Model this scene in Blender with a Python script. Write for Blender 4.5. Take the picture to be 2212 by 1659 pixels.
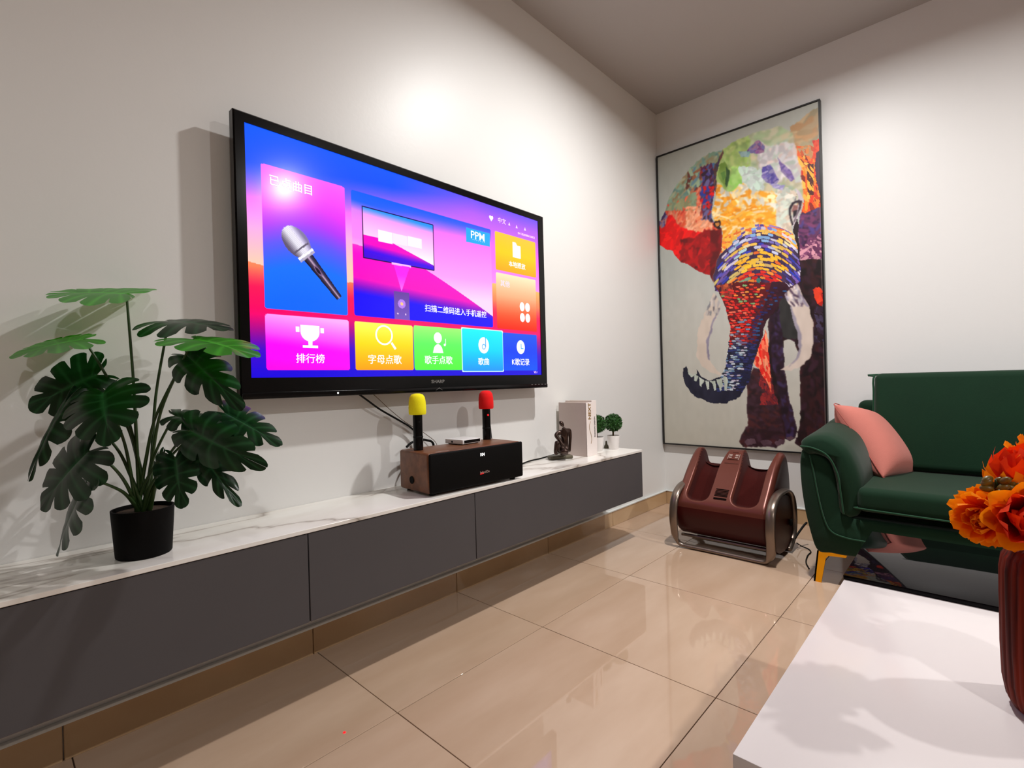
import bpy, bmesh, math, random
import numpy as np
from mathutils import Vector, Matrix
random.seed(7)
rs = np.random.RandomState(11)
for o in list(bpy.data.objects):
    bpy.data.objects.remove(o, do_unlink=True)
S = bpy.context.scene
COL = S.collection
PI = math.pi

# ---------------------------------------------------------------- camera, world, lamps, exposure
cd = bpy.data.cameras.new('camera')
cd.sensor_width = 36; cd.lens = 17.53; cd.clip_start = .02
cam = bpy.data.objects.new('camera', cd); COL.objects.link(cam); S.camera = cam
_R = Vector((0.682651, -0.730271, -0.026297)); _U = Vector((0.020515, -0.016819, 0.999648)); _D = Vector((0.730456, 0.682951, -0.0035))
m = Matrix(((_R.x, _U.x, -_D.x), (_R.y, _U.y, -_D.y), (_R.z, _U.z, -_D.z))).to_4x4()
m.translation = Vector((-3.218, -1.587, .858)); cam.matrix_world = m

w = bpy.data.worlds.new('world'); S.world = w; w.use_nodes = True
w.node_tree.nodes['Background'].inputs[0].default_value = (.9, .95, 1, 1)
w.node_tree.nodes['Background'].inputs[1].default_value = .3
S.view_settings.view_transform = 'Standard'; S.view_settings.look = 'None'
S.view_settings.exposure = 0.35; S.view_settings.gamma = 1; S.view_settings.use_curve_mapping = False
S.cycles.max_bounces = 8; S.cycles.diffuse_bounces = 5; S.cycles.glossy_bounces = 4
S.cycles.sample_clamp_indirect = 6
CEIL = 2.67
LAMPS = [(-1.27, -1.05, 33), (-1.3, -3.1, 31), (-3.6, -3.1, 21), (-4.6, -5.1, 12)]
for i, (lx, ly, pw) in enumerate(LAMPS):
    ld = bpy.data.lights.new('downlight_lamp', 'AREA'); ld.shape = 'DISK'; ld.size = .085
    ld.energy = pw; ld.color = (1.0, .985, .965); ld.spread = math.radians(165)
    lo = bpy.data.objects.new('downlight_lamp', ld); lo.location = (lx, ly, CEIL - .012); COL.objects.link(lo)

# ---------------------------------------------------------------- materials
def lin(c):
    c = np.asarray(c, float) / 255.
    return np.where(c <= .04045, c / 12.92, ((c + .055) / 1.055) ** 2.4)
def L4(c): return tuple(float(x) for x in lin(c)) + (1.0,)
def mat(name, col, rough=.5, metal=0, spec=.5, noise=0, nscale=30, bump=0, bscale=200, sheen=0, coat=0, trans=0, emit=None, estr=1):
    m = bpy.data.materials.new(name); m.use_nodes = True
    nt = m.node_tree; N = nt.nodes; b = N['Principled BSDF']
    b.inputs['Base Color'].default_value = L4(col); b.inputs['Roughness'].default_value = rough
    b.inputs['Metallic'].default_value = metal; b.inputs['Specular IOR Level'].default_value = spec
    b.inputs['Sheen Weight'].default_value = sheen; b.inputs['Coat Weight'].default_value = coat
    b.inputs['Transmission Weight'].default_value = trans
    if emit is not None:
        b.inputs['Emission Color'].default_value = L4(emit); b.inputs['Emission Strength'].default_value = estr
    tc = N.new('ShaderNodeTexCoord')
    if noise:
        n = N.new('ShaderNodeTexNoise'); n.inputs['Scale'].default_value = nscale; n.inputs['Detail'].default_value = 4
        nt.links.new(tc.outputs['Object'], n.inputs['Vector'])
        mp = N.new('ShaderNodeMapRange'); mp.inputs[3].default_value = 1 - noise; mp.inputs[4].default_value = 1 + noise
        nt.links.new(n.outputs['Fac'], mp.inputs[0])
        mx = N.new('ShaderNodeVectorMath'); mx.operation = 'SCALE'; mx.inputs[0].default_value = L4(col)[:3]
        nt.links.new(mp.outputs[0], mx.inputs['Scale']); nt.links.new(mx.outputs[0], b.inputs['Base Color'])
    if bump:
        n2 = N.new('ShaderNodeTexNoise'); n2.inputs['Scale'].default_value = bscale; n2.inputs['Detail'].default_value = 3
        nt.links.new(tc.outputs['Object'], n2.inputs['Vector'])
        bp_ = N.new('ShaderNodeBump'); bp_.inputs['Strength'].default_value = bump; bp_.inputs['Distance'].default_value = .002
        nt.links.new(n2.outputs['Fac'], bp_.inputs['Height']); nt.links.new(bp_.outputs[0], b.inputs['Normal'])
    return m
def ramp(nt, fac, stops):
    r = nt.nodes.new('ShaderNodeValToRGB'); e = r.color_ramp.elements
    while len(e) < len(stops): e.new(.5)
    for i, (p, c) in enumerate(stops): e[i].position = p; e[i].color = L4(c)
    nt.links.new(fac, r.inputs[0]); return r

M = {}
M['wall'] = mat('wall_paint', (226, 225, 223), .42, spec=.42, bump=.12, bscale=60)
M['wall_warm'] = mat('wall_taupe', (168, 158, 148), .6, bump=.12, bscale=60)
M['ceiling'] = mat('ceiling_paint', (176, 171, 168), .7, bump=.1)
M['white_edge'] = mat('white_edge', (225, 228, 225), .4)
M['charcoal'] = mat('charcoal_laminate', (80, 77, 79), .45, spec=.2, noise=.05, nscale=6)
M['carcass'] = mat('carcass_board', (70, 66, 66), .6, noise=.04)
M['black_plastic'] = mat('black_plastic', (10, 9, 10), .18, spec=.22, noise=.05)
M['black_matte'] = mat('black_matte', (7, 6, 6), .7, spec=.12, noise=.1)
M['black_rubber'] = mat('black_rubber', (6, 6, 6), .6, spec=.2, noise=.1)
M['gloss_white'] = mat('gloss_white', (218, 211, 210), .16, spec=.5, noise=.01, nscale=3)
M['white_plastic'] = mat('white_plastic', (225, 222, 222), .3, noise=.01)
M['side_grey'] = mat('table_side', (176, 186, 170), .3, noise=.02)
M['black_glass'] = mat('black_glass', (5, 3, 5), .03, spec=.08, noise=.01)
M['gold'] = mat('gold_metal', (250, 176, 20), .3, metal=.75, noise=.03)
M['pewter'] = mat('pewter_metal', (132, 118, 108), .28, metal=.8, noise=.05)
M['maroon'] = mat('maroon_plastic', (60, 9, 8), .36, spec=.28, noise=.05, nscale=8)
M['maroon_front'] = mat('maroon_metallic', (104, 54, 44), .3, metal=.35, spec=.4, noise=.04, nscale=8)
M['maroon_cloth'] = mat('maroon_cloth', (58, 14, 11), .9, spec=.1, sheen=.05, noise=.12, nscale=25, bump=.3, bscale=300)
M['velvet'] = mat('green_velvet', (6, 40, 21), .75, spec=.15, sheen=.12, noise=.16, nscale=9, bump=.15, bscale=260)
M['velvet_dark'] = mat('green_piping', (16, 62, 38), .6, spec=.2, sheen=.12, noise=.08)
M['pink'] = mat('pink_fabric', (192, 112, 100), .88, sheen=.1, noise=.05, nscale=20, bump=.35, bscale=350)
M['pink_seam'] = mat('pink_seam', (164, 82, 74), .85, noise=.05)
M['yellow_foam'] = mat('yellow_foam', (250, 238, 10), .95, noise=.06, nscale=400, bump=.5, bscale=600)
M['red_foam'] = mat('red_foam', (235, 6, 8), .95, noise=.06, nscale=400, bump=.5, bscale=600)
M['bronze'] = mat('bronze', (66, 50, 44), .26, metal=.75, spec=.6, noise=.3, nscale=50)
M['bronze_base'] = mat('bronze_base', (92, 86, 70), .4, metal=.4, noise=.25, nscale=30)
M['book_cover'] = mat('book_cover', (200, 184, 178), .55, noise=.02)
M['book_spine'] = mat('book_spine', (240, 230, 226), .5, noise=.02)
M['paper'] = mat('paper', (230, 224, 210), .8, noise=.05, nscale=200)
M['gold_ink'] = mat('gold_ink', (150, 110, 30), .4, metal=.3, noise=.05)
M['dark_ink'] = mat('dark_ink', (60, 56, 60), .6, noise=.05)
M['pot_white'] = mat('white_ceramic', (235, 230, 228), .2, spec=.5, noise=.01)
M['soil'] = mat('soil', (60, 42, 28), .95, noise=.4, nscale=120, bump=1, bscale=200)
M['topiary'] = mat('topiary_leaf', (34, 82, 20), .6, noise=.55, nscale=40)
M['twig'] = mat('twig', (86, 62, 34), .8, noise=.2, nscale=60)
M['petiole'] = mat('petiole', (40, 66, 26), .45, noise=.25, nscale=20)
def petal_mat(name, c0, c1, c2):
    m = bpy.data.materials.new(name); m.use_nodes = True; nt = m.node_tree; N = nt.nodes; b = N['Principled BSDF']
    tc = N.new('ShaderNodeTexCoord'); sp = N.new('ShaderNodeSeparateXYZ'); nt.links.new(tc.outputs['Generated'], sp.inputs[0])
    r = ramp(nt, sp.outputs['Y'], [(.0, c0), (.4, c1), (.95, c2)]); nt.links.new(r.outputs[0], b.inputs['Base Color'])
    b.inputs['Roughness'].default_value = .7; b.inputs['Specular IOR Level'].default_value = .2
    t = N.new('ShaderNodeBsdfTranslucent'); nt.links.new(r.outputs[0], t.inputs[0]); ms = N.new('ShaderNodeMixShader'); ms.inputs[0].default_value = .35
    nt.links.new(b.outputs[0], ms.inputs[1]); nt.links.new(t.outputs[0], ms.inputs[2]); nt.links.new(ms.outputs[0], N['Material Output'].inputs[0])
    return m

M['berry'] = mat('berry', (104, 84, 24), .4, noise=.3, nscale=40)
M['led_white'] = mat('led_white', (255, 255, 255), .5, emit=(255, 255, 255), estr=1.1)
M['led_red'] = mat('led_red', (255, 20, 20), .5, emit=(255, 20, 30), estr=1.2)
M['ui_white'] = mat('ui_white', (0, 0, 0), .2, emit=(255, 250, 255), estr=1.0)
M['ui_pale'] = mat('ui_pale', (0, 0, 0), .2, emit=(255, 214, 246), estr=1.0)
M['ui_cyan'] = mat('ui_cyan', (0, 0, 0), .2, emit=(30, 160, 225), estr=1.0)
M['logo_grey'] = mat('logo_grey', (120, 118, 116), .4)
M['frame_black'] = mat('frame_black', (16, 14, 14), .35, noise=.05)
M['grey_print'] = mat('grey_print', (150, 128, 120), .4)
M['lamp_glow'] = mat('lamp_glow', (255, 250, 240), .5, emit=(255, 244, 230), estr=2)

def leaf_mat(name, c1, c2, tr, tw=.4):
    m = bpy.data.materials.new(name); m.use_nodes = True; nt = m.node_tree; N = nt.nodes; b = N['Principled BSDF']
    tc = N.new('ShaderNodeTexCoord'); n = N.new('ShaderNodeTexNoise'); n.inputs['Scale'].default_value = 14
    nt.links.new(tc.outputs['Object'], n.inputs['Vector'])
    r = ramp(nt, n.outputs['Fac'], [(.3, c1), (.7, c2)])
    at = N.new('ShaderNodeAttribute'); at.attribute_name = 'vein'
    mx = N.new('ShaderNodeMix'); mx.data_type = 'RGBA'; nt.links.new(at.outputs['Fac'], mx.inputs[0])
    nt.links.new(r.outputs[0], mx.inputs[6]); mx.inputs[7].default_value = L4([min(255, v * 1.5 + 18) for v in c2])
    nt.links.new(mx.outputs[2], b.inputs['Base Color']); b.inputs['Roughness'].default_value = .3
    b.inputs['Specular IOR Level'].default_value = .5
    t = N.new('ShaderNodeBsdfTranslucent'); t.inputs[0].default_value = L4(tr)
    ms = N.new('ShaderNodeMixShader'); ms.inputs[0].default_value = tw
    out = N['Material Output']
    nt.links.new(b.outputs[0], ms.inputs[1]); nt.links.new(t.outputs[0], ms.inputs[2]); nt.links.new(ms.outputs[0], out.inputs[0])
    return m
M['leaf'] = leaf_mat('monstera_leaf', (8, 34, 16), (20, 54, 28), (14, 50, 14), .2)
M['leaf_backlit'] = leaf_mat('monstera_leaf_backlit', (24, 100, 18), (50, 130, 28), (90, 225, 30))  # upper leaves: light falling through the blade is put into brighter greens

def marble():
    m = bpy.data.materials.new('white_marble'); m.use_nodes = True; nt = m.node_tree; N = nt.nodes; b = N['Principled BSDF']
    tc = N.new('ShaderNodeTexCoord'); mp = N.new('ShaderNodeMapping')
    mp.inputs['Rotation'].default_value = (0, 0, .75); mp.inputs['Scale'].default_value = (1.0, 3.2, 1)
    nt.links.new(tc.outputs['Object'], mp.inputs[0])
    w_ = N.new('ShaderNodeTexNoise'); w_.inputs['Scale'].default_value = 1.0; w_.inputs['Detail'].default_value = 5; w_.inputs['Distortion'].default_value = .5
    nt.links.new(mp.outputs[0], w_.inputs['Vector'])
    a = N.new('ShaderNodeMath'); a.operation = 'SUBTRACT'; nt.links.new(w_.outputs['Fac'], a.inputs[0]); a.inputs[1].default_value = .5
    ab = N.new('ShaderNodeMath'); ab.operation = 'ABSOLUTE'; nt.links.new(a.outputs[0], ab.inputs[0])
    r = ramp(nt, ab.outputs[0], [(0, (160, 150, 140)), (.006, (200, 192, 184)), (.02, (228, 223, 216)), (.10, (238, 235, 230))])
    nt.links.new(r.outputs[0], b.inputs['Base Color']); b.inputs['Roughness'].default_value = .2
    return m
M['marble'] = marble()
def tile_mat(name, base, dark, light):
    m = bpy.data.materials.new(name); m.use_nodes = True; nt = m.node_tree; N = nt.nodes; b = N['Principled BSDF']
    tc = N.new('ShaderNodeTexCoord'); oi = N.new('ShaderNodeObjectInfo')
    ad = N.new('ShaderNodeVectorMath'); ad.operation = 'ADD'; sc = N.new('ShaderNodeVectorMath'); sc.operation = 'SCALE'
    sc.inputs[0].default_value = (7, 13, 5); nt.links.new(oi.outputs['Random'], sc.inputs['Scale'])
    nt.links.new(tc.outputs['Object'], ad.inputs[0]); nt.links.new(sc.outputs[0], ad.inputs[1])
    mp = N.new('ShaderNodeMapping'); mp.inputs['Scale'].default_value = (1.3, 4.5, 2); mp.inputs['Rotation'].default_value = (0, 0, .25)
    nt.links.new(ad.outputs[0], mp.inputs[0])
    n = N.new('ShaderNodeTexNoise'); n.inputs['Scale'].default_value = 1.8; n.inputs['Detail'].default_value = 6
    nt.links.new(mp.outputs[0], n.inputs['Vector'])
    r = ramp(nt, n.outputs['Fac'], [(.3, dark), (.5, base), (.72, light)])
    nt.links.new(r.outputs[0], b.inputs['Base Color'])
    b.inputs['Roughness'].default_value = .03; b.inputs['Specular IOR Level'].default_value = .75
    return m
M['tile'] = tile_mat('polished_tile', (190, 162, 138), (184, 155, 130), (197, 170, 147))
M['skirt'] = tile_mat('skirting_tile', (192, 160, 122), (182, 148, 110), (202, 172, 136))
M['grout'] = mat('grout', (92, 70, 54), .9, noise=.1)
def wood(name, c1, c2, sc=(1, 1, 1), rough=.35, ring=6, spec=.4):
    m = bpy.data.materials.new(name); m.use_nodes = True; nt = m.node_tree; N = nt.nodes; b = N['Principled BSDF']
    tc = N.new('ShaderNodeTexCoord'); mp = N.new('ShaderNodeMapping'); mp.inputs['Scale'].default_value = sc
    nt.links.new(tc.outputs['Object'], mp.inputs[0])
    n = N.new('ShaderNodeTexNoise'); n.inputs['Scale'].default_value = ring; n.inputs['Detail'].default_value = 6; n.inputs['Distortion'].default_value = .4
    nt.links.new(mp.outputs[0], n.inputs['Vector'])
    r = ramp(nt, n.outputs['Fac'], [(.35, c1), (.65, c2)])
    nt.links.new(r.outputs[0], b.inputs['Base Color']); b.inputs['Roughness'].default_value = rough; b.inputs['Specular IOR Level'].default_value = spec
    return m
M['walnut'] = wood('walnut', (98, 58, 36), (122, 76, 48), (1, 6, 6))
M['redwood'] = wood('red_wood', (54, 6, 1), (126, 34, 6), (20, 20, .7), .6, 6, .12)
def attr_mat(name, emissive):
    m = bpy.data.materials.new(name); m.use_nodes = True; nt = m.node_tree; N = nt.nodes; b = N['Principled BSDF']
    a = N.new('ShaderNodeAttribute'); a.attribute_name = 'paint'
    if emissive:
        b.inputs['Base Color'].default_value = (.005, .005, .006, 1)
        nt.links.new(a.outputs['Color'], b.inputs['Emission Color']); b.inputs['Emission Strength'].default_value = 1.0
        b.inputs['Roughness'].default_value = .15; b.inputs['Specular IOR Level'].default_value = .28
    else:
        nt.links.new(a.outputs['Color'], b.inputs['Base Color']); b.inputs['Roughness'].default_value = .42
        b.inputs['Specular IOR Level'].default_value = .4
    return m
M['petal_orange'] = petal_mat('petal_orange', (236, 44, 4), (255, 112, 6), (255, 156, 16))
M['petal_red'] = petal_mat('petal_red', (120, 6, 4), (196, 20, 4), (240, 60, 8))
M['screen'] = attr_mat('lit_screen', True)
M['canvas'] = attr_mat('painted_canvas', False)

# ---------------------------------------------------------------- geometry helpers
def link(o, parent=None):
    COL.objects.link(o)
    if parent is not None: o.parent = parent
    return o
def tag(o, label=None, cat=None, group=None, kind=None):
    if label: o['label'] = label
    if cat: o['category'] = cat
    if group: o['group'] = group
    if kind: o['kind'] = kind
    return o
def empty(name, loc, rz=0, **k):
    o = bpy.data.objects.new(name, None); o.location = loc; o.rotation_euler = (0, 0, rz); o.empty_display_size = .05
    link(o); return tag(o, **k)
def obj(name, verts, faces, mt, parent=None, smooth=False, local=False, org=None):
    """verts are in world space unless local=True; parents given here are unrotated empties."""
    me = bpy.data.meshes.new(name)
    if not local:
        off = Vector(parent.location) if parent is not None else (Vector(org) if org else Vector((0, 0, 0)))
        if parent is not None and parent.parent is not None: off = Vector(parent.location) + Vector(parent.parent.location)
        verts = [tuple(Vector(v) - off) for v in verts]
    me.from_pydata([tuple(v) for v in verts], [], [tuple(f) for f in faces])
    me.materials.append(mt)
    if smooth:
        for p in me.polygons: p.use_smooth = True
    me.validate(); me.update()
    o = bpy.data.objects.new(name, me); link(o, parent)
    if not local and parent is None and org: o.location = org
    return o
def from_bm(name, bm, mt, parent=None, smooth=False, loc=None, auto=None):
    bmesh.ops.recalc_face_normals(bm, faces=bm.faces)
    me = bpy.data.meshes.new(name); bm.to_mesh(me); bm.free(); me.materials.append(mt)
    if smooth:
        for p in me.polygons: p.use_smooth = True
        if auto: 
            try: me.set_sharp_from_angle(angle=math.radians(auto))
            except Exception: pass
    o = bpy.data.objects.new(name, me); link(o, parent)
    if loc: o.location = loc
    return o
def bm_box(bm, x0, x1, y0, y1, z0, z1, bev=0, seg=2):
    b2 = bmesh.new(); bmesh.ops.create_cube(b2, size=1)
    for v in b2.verts:
        v.co = Vector(((x0 + x1) / 2 + v.co.x * (x1 - x0), (y0 + y1) / 2 + v.co.y * (y1 - y0), (z0 + z1) / 2 + v.co.z * (z1 - z0)))
    if bev: bmesh.ops.bevel(b2, geom=list(b2.edges), offset=bev, segments=seg, profile=.5, affect='EDGES')
    me = bpy.data.meshes.new('t'); b2.to_mesh(me); b2.free(); bm.from_mesh(me); bpy.data.meshes.remove(me); return bm
def box(name, x0, x1, y0, y1, z0, z1, mt, parent=None, bev=0, seg=2, smooth=None, world=True):
    """box in world space; parent must be an unrotated empty (or pass world=False for local coordinates)."""
    bm = bmesh.new(); bm_box(bm, x0, x1, y0, y1, z0, z1, bev, seg)
    c = Vector(((x0 + x1) / 2, (y0 + y1) / 2, (z0 + z1) / 2))
    for v in bm.verts: v.co -= c
    o = from_bm(name, bm, mt, parent, smooth=bool(bev), auto=40)
    off = Vector((0, 0, 0))
    if parent is not None and world:
        off = Vector(parent.location) + (Vector(parent.parent.location) if parent.parent else Vector((0, 0, 0)))
    o.location = c - off
    return o
def tube_geo(pts, rad, seg=8, cap=True, flat=None):
    pts = [Vector(p) for p in pts]; n = len(pts)
    if not hasattr(rad, '__len__'): rad = [rad] * n
    V = []; F = []; up = None
    for i, p in enumerate(pts):
        t = (pts[min(i + 1, n - 1)] - pts[max(i - 1, 0)]).normalized()
        if up is None:
            up = Vector((0, 0, 1)) if abs(t.z) < .9 else Vector((1, 0, 0))
        a = (up - t * up.dot(t)).normalized(); b = t.cross(a); up = a
        for k in range(seg):
            an = 2 * PI * k / seg
            V.append(p + (a * math.cos(an) * (flat or 1) + b * math.sin(an)) * rad[i])
    for i in range(n - 1):
        for k in range(seg):
            F.append((i * seg + k, i * seg + (k + 1) % seg, (i + 1) * seg + (k + 1) % seg, (i + 1) * seg + k))
    if cap:
        F.append(tuple(range(seg - 1, -1, -1))); F.append(tuple((n - 1) * seg + k for k in range(seg)))
    return V, F
def spline(pts, n=8):
    P = [Vector(p) for p in pts]; P = [P[0] * 2 - P[1]] + P + [P[-1] * 2 - P[-2]]; out = []
    for i in range(1, len(P) - 2):
        for k in range(n):
            t = k / n; a, b, c, d = P[i - 1], P[i], P[i + 1], P[i + 2]
            out.append(.5 * ((2 * b) + (c - a) * t + (2 * a - 5 * b + 4 * c - d) * t * t + (3 * b - a - 3 * c + d) * t ** 3))
    out.append(P[-2]); return out
def tube(name, pts, rad, mt, parent=None, seg=8, smooth=True, n=6, flat=None, local=False):
    sp = spline(pts, n) if n > 1 else [Vector(p) for p in pts]
    if hasattr(rad, '__len__'):
        rr = [np.interp(i / (len(sp) - 1), np.linspace(0, 1, len(rad)), rad) for i in range(len(sp))]
    else: rr = rad
    V, F = tube_geo(sp, rr, seg, flat=flat)
    return obj(name, V, F, mt, parent, smooth, local=local)
def lathe(name, prof, mt, parent=None, c=(0, 0, 0), seg=40, smooth=True, ribs=None, local=True):
    V = []; F = []
    for (r, z) in prof:
        for k in range(seg):
            a = 2 * PI * k / seg; q = r
            if ribs: q = r + ribs(a, z, r)
            V.append((c[0] + q * math.cos(a), c[1] + q * math.sin(a), c[2] + z))
    n = len(prof)
    for i in range(n - 1):
        for k in range(seg):
            F.append((i * seg + k, i * seg + (k + 1) % seg, (i + 1) * seg + (k + 1) % seg, (i + 1) * seg + k))
    o = obj(name, V, F, mt, parent, smooth, local=local)
    if smooth:
        try: o.data.set_sharp_from_angle(angle=math.radians(45))
        except Exception: pass
    return o
def grid(nu, nv, f, close_u=False):
    V = []; F = []
    for i in range(nu):
        for j in range(nv): V.append(f(i / (nu - (0 if close_u else 1)), j / (nv - 1)))
    for i in range(nu if close_u else nu - 1):
        for j in range(nv - 1):
            a = i * nv + j; b = ((i + 1) % nu) * nv + j
            F.append((a, b, b + 1, a + 1))
    return V, F
def subsurf(o, lv=2):
    m_ = o.modifiers.new('s', 'SUBSURF'); m_.levels = lv; m_.render_levels = lv; return o
def text(name, s, size, mt, parent, M4, bold=0, ext=.0004, align='CENTER', sx=1, **k):
    cu = bpy.data.curves.new(name, 'FONT'); cu.body = s; cu.size = size; cu.align_x = align; cu.align_y = 'CENTER'
    cu.extrude = ext; cu.offset = bold; cu.resolution_u = 3
    t = bpy.data.objects.new(name, cu); COL.objects.link(t); bpy.context.view_layer.update()
    me = bpy.data.meshes.new_from_object(t.evaluated_get(bpy.context.evaluated_depsgraph_get()))
    bpy.data.objects.remove(t, do_unlink=True); bpy.data.curves.remove(cu)
    me.name = name; me.materials.clear(); me.materials.append(mt)
    for v in me.vertices: v.co = M4 @ Vector((v.co.x * sx, v.co.y, v.co.z))
    o = bpy.data.objects.new(name, me); link(o, parent); return tag(o, **k)
def raster_grid(name, img, P0, PU, PV, mt, parent):
    """grid mesh of coloured cells: img[h, w, 3] in sRGB 0-255, laid from corner P0 along PU (right) and PV (down)."""
    h, w_ = img.shape[:2]
    u, v = np.meshgrid(np.linspace(0, 1, w_ + 1), np.linspace(0, 1, h + 1))
    P0, PU, PV = map(np.array, (P0, PU, PV)); off = np.array(parent.location)
    co = P0 + u[..., None] * PU + v[..., None] * PV - off
    me = bpy.data.meshes.new(name); nv = (h + 1) * (w_ + 1); nf = h * w_
    me.vertices.add(nv); me.vertices.foreach_set('co', co.reshape(-1).astype(np.float32))
    i = np.arange(h)[:, None] * (w_ + 1) + np.arange(w_)[None]
    q = np.stack([i, i + w_ + 1, i + w_ + 2, i + 1], -1).reshape(-1, 4)
    me.loops.add(nf * 4); me.loops.foreach_set('vertex_index', q.reshape(-1).astype(np.int32))
    me.polygons.add(nf); me.polygons.foreach_set('loop_start', np.arange(0, nf * 4, 4, dtype=np.int32))
    me.update(calc_edges=True)
    ca = me.color_attributes.new('paint', 'FLOAT_COLOR', 'POINT')
    pad = np.pad(img, ((0, 1), (0, 1), (0, 0)), mode='edge')
    c = np.ones((nv, 4), np.float32); c[:, :3] = lin(pad.reshape(-1, 3)); ca.data.foreach_set('color', c.reshape(-1))
    me.materials.append(mt); o = bpy.data.objects.new(name, me); link(o, parent); return o

# ---------------------------------------------------------------- the room
RX0, RY0 = -6.6, -6.4
def struct(o, label=None): o['kind'] = 'structure'; return tag(o, label)
floor = struct(box('floor', RX0, .1, RY0, .1, -.06, -.004, M['grout']))
floor.location  # origin of the slab
def set_children_world(o, parent):
    o.parent = parent; o.location = Vector(o.location) - Vector(parent.location)
TX = [-.091 - .6 * k for k in range(11)]; TY = [.14 - .6 * k for k in range(10)]
tile_me = {}
J = .0011
xs = [0.0] + [x for x in (-.0915 - .5995 * k for k in range(1, 11))]
xs = [0.0, -.691, -1.291, -1.889, -2.486, -3.085, -3.684, -4.283, -4.882, -5.481, -6.081, RX0]
ys = [0.0, -.460, -1.060, -1.660, -2.260, -2.860, -3.460, -4.060, -4.66, -5.26, -5.86, RY0]
for i in range(len(xs) - 1):
    for j in range(len(ys) - 1):
        x1, x0, y1, y0 = xs[i], xs[i + 1], ys[j], ys[j + 1]
        key = (round(x1 - x0, 3), round(y1 - y0, 3))
        if key not in tile_me:
            t = box('tile', -key[0] / 2 + J, key[0] / 2 - J, -key[1] / 2 + J, key[1] / 2 - J, -.004, 0, M['tile'], None, .0006, 1)
            tile_me[key] = t.data
        else:
            t = bpy.data.objects.new('tile', tile_me[key]); COL.objects.link(t)
        t.location = ((x0 + x1) / 2, (y0 + y1) / 2, -.002); set_children_world(t, floor)
struct(box('wall_left', RX0, .1, 0, .1, 0, CEIL, M['wall']))
struct(box('wall_far', 0, .1, RY0, 0, 0, CEIL, M['wall']))
struct(box('wall_right', RX0, .1, RY0 - .1, RY0, 0, CEIL, M['wall_warm']))
struct(box('wall_near', RX0 - .1, RX0, RY0, 0, 0, CEIL, M['wall_warm']))
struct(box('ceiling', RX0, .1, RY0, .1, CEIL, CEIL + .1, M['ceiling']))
# skirting: cut tiles with a pale bead of mortar on top
def skirting(name, horizontal, joints):
    e = empty(name, (0, 0, 0)); e['kind'] = 'structure'
    for a, b in zip(joints[:-1], joints[1:]):
        if horizontal: box('skirting_tile', b + .0012, a - .0012, -.012, 0, 0, .084, M['skirt'], e, .0015, 1)
        else: box('skirting_tile', -.012, 0, b + .0012, a - .0012, 0, .084, M['skirt'], e, .0015, 1)
    if horizontal: box('mortar_bead', joints[-1], joints[0], -.016, 0, .084, .093, M['white_edge'], e, .003, 2)
    else: box('mortar_bead', -.016, 0, joints[-1], joints[0], .084, .093, M['white_edge'], e, .003, 2)
skirting('baseboard_left', True, [-.0125, -.70, -1.30, -1.896, -2.5, -3.1, -3.7, -4.3, -4.9, -5.5, -6.1, RX0])
skirting('baseboard_far', False, [-.0, -.60, -1.2, -1.8, -2.4, -3.0, -3.6, -4.2, -4.8, -5.4, -6.0, RY0])
for lx, ly, pw in LAMPS:
    e = empty('ceiling_downlight', (lx, ly, CEIL), label='round recessed downlight in the ceiling at x %.1f' % lx, cat='lamp', group='recessed ceiling downlights')
    e['label'] = 'small round white recessed downlight set in the ceiling'
    lathe('trim_ring', [(.046, 0), (.062, 0), (.062, -.004), (.056, -.008), (.046, -.008), (.046, 0)], M['white_plastic'], e, seg=32)
    lathe('diffuser', [(.0001, -.002), (.045, -.002)], M['lamp_glow'], e, seg=32)

# ---------------------------------------------------------------- floating media console
KX0, KX1, KY, KZ0, KZ1 = -4.45, -.836, -.283, .2365, .4836
con = empty('media_console', (-2.6, 0, KZ0), label='long floating charcoal media console mounted low on the wall under the television', cat='console')
box('carcass', KX0, KX1, KY + .019, -.001, KZ0 + .004, KZ1 - .014, M['carcass'], con)
seams = [KX1, -2.03, -2.63, -3.83, KX0]
for a, b in zip(seams[:-1], seams[1:]):
    box('door_panel', b + .0015, a - .0015, KY, KY + .018, KZ0, KZ1 - .0135, M['charcoal'], con, .0008, 1)
box('end_panel', KX1 - .0005, KX1 + .006, KY + .002, -.001, KZ0, KZ1 - .0135, M['charcoal'], con, .0008, 1)
wt = box('stone_worktop', KX0, KX1 + .006, KY - .002, -.001, KZ1 - .011, KZ1, M['marble'], None, .001, 1)
tag(wt, 'white veined marble worktop lying along the top of the charcoal console', 'worktop')

# ---------------------------------------------------------------- television
TX0, TX1, TZ0, TZ1, TVY = -2.7180, -1.3560, .8285, 1.646, -.08
SX0, SX1, SZ0, SZ1 = -2.6885, -1.3965, .890, 1.6165
tv = empty('television', ((TX0 + TX1) / 2, 0, TZ0), label='large black flat television on the left wall showing a colourful karaoke menu', cat='television')
bm = bmesh.new()   # bezel ring: four mitred bars
def bez(bm):
    o = [(TX0, TZ0), (TX1, TZ0), (TX1, TZ1), (TX0, TZ1)]; i = [(SX0, SZ0), (SX1, SZ0), (SX1, SZ1), (SX0, SZ1)]
    yf, yb = TVY, TVY + .03; e = .004
    of = [bm.verts.new((x + (e if x == TX0 else -e), yf, z + (e if z == TZ0 else -e))) for x, z in o]
    om = [bm.verts.new((x, yf + e, z)) for x, z in o]; ob = [bm.verts.new((x, yb, z)) for x, z in o]
    iff = [bm.verts.new((x, yf, z)) for x, z in i]; ib = [bm.verts.new((x, yf + .004, z)) for x, z in i]
    for k in range(4):
        l = (k + 1) % 4
        for A, B in ((iff, of), (of, om), (om, ob), (ib, iff)): bm.faces.new((A[k], A[l], B[l], B[k]))
    bm.faces.new(ob)
bez(bm)
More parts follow.
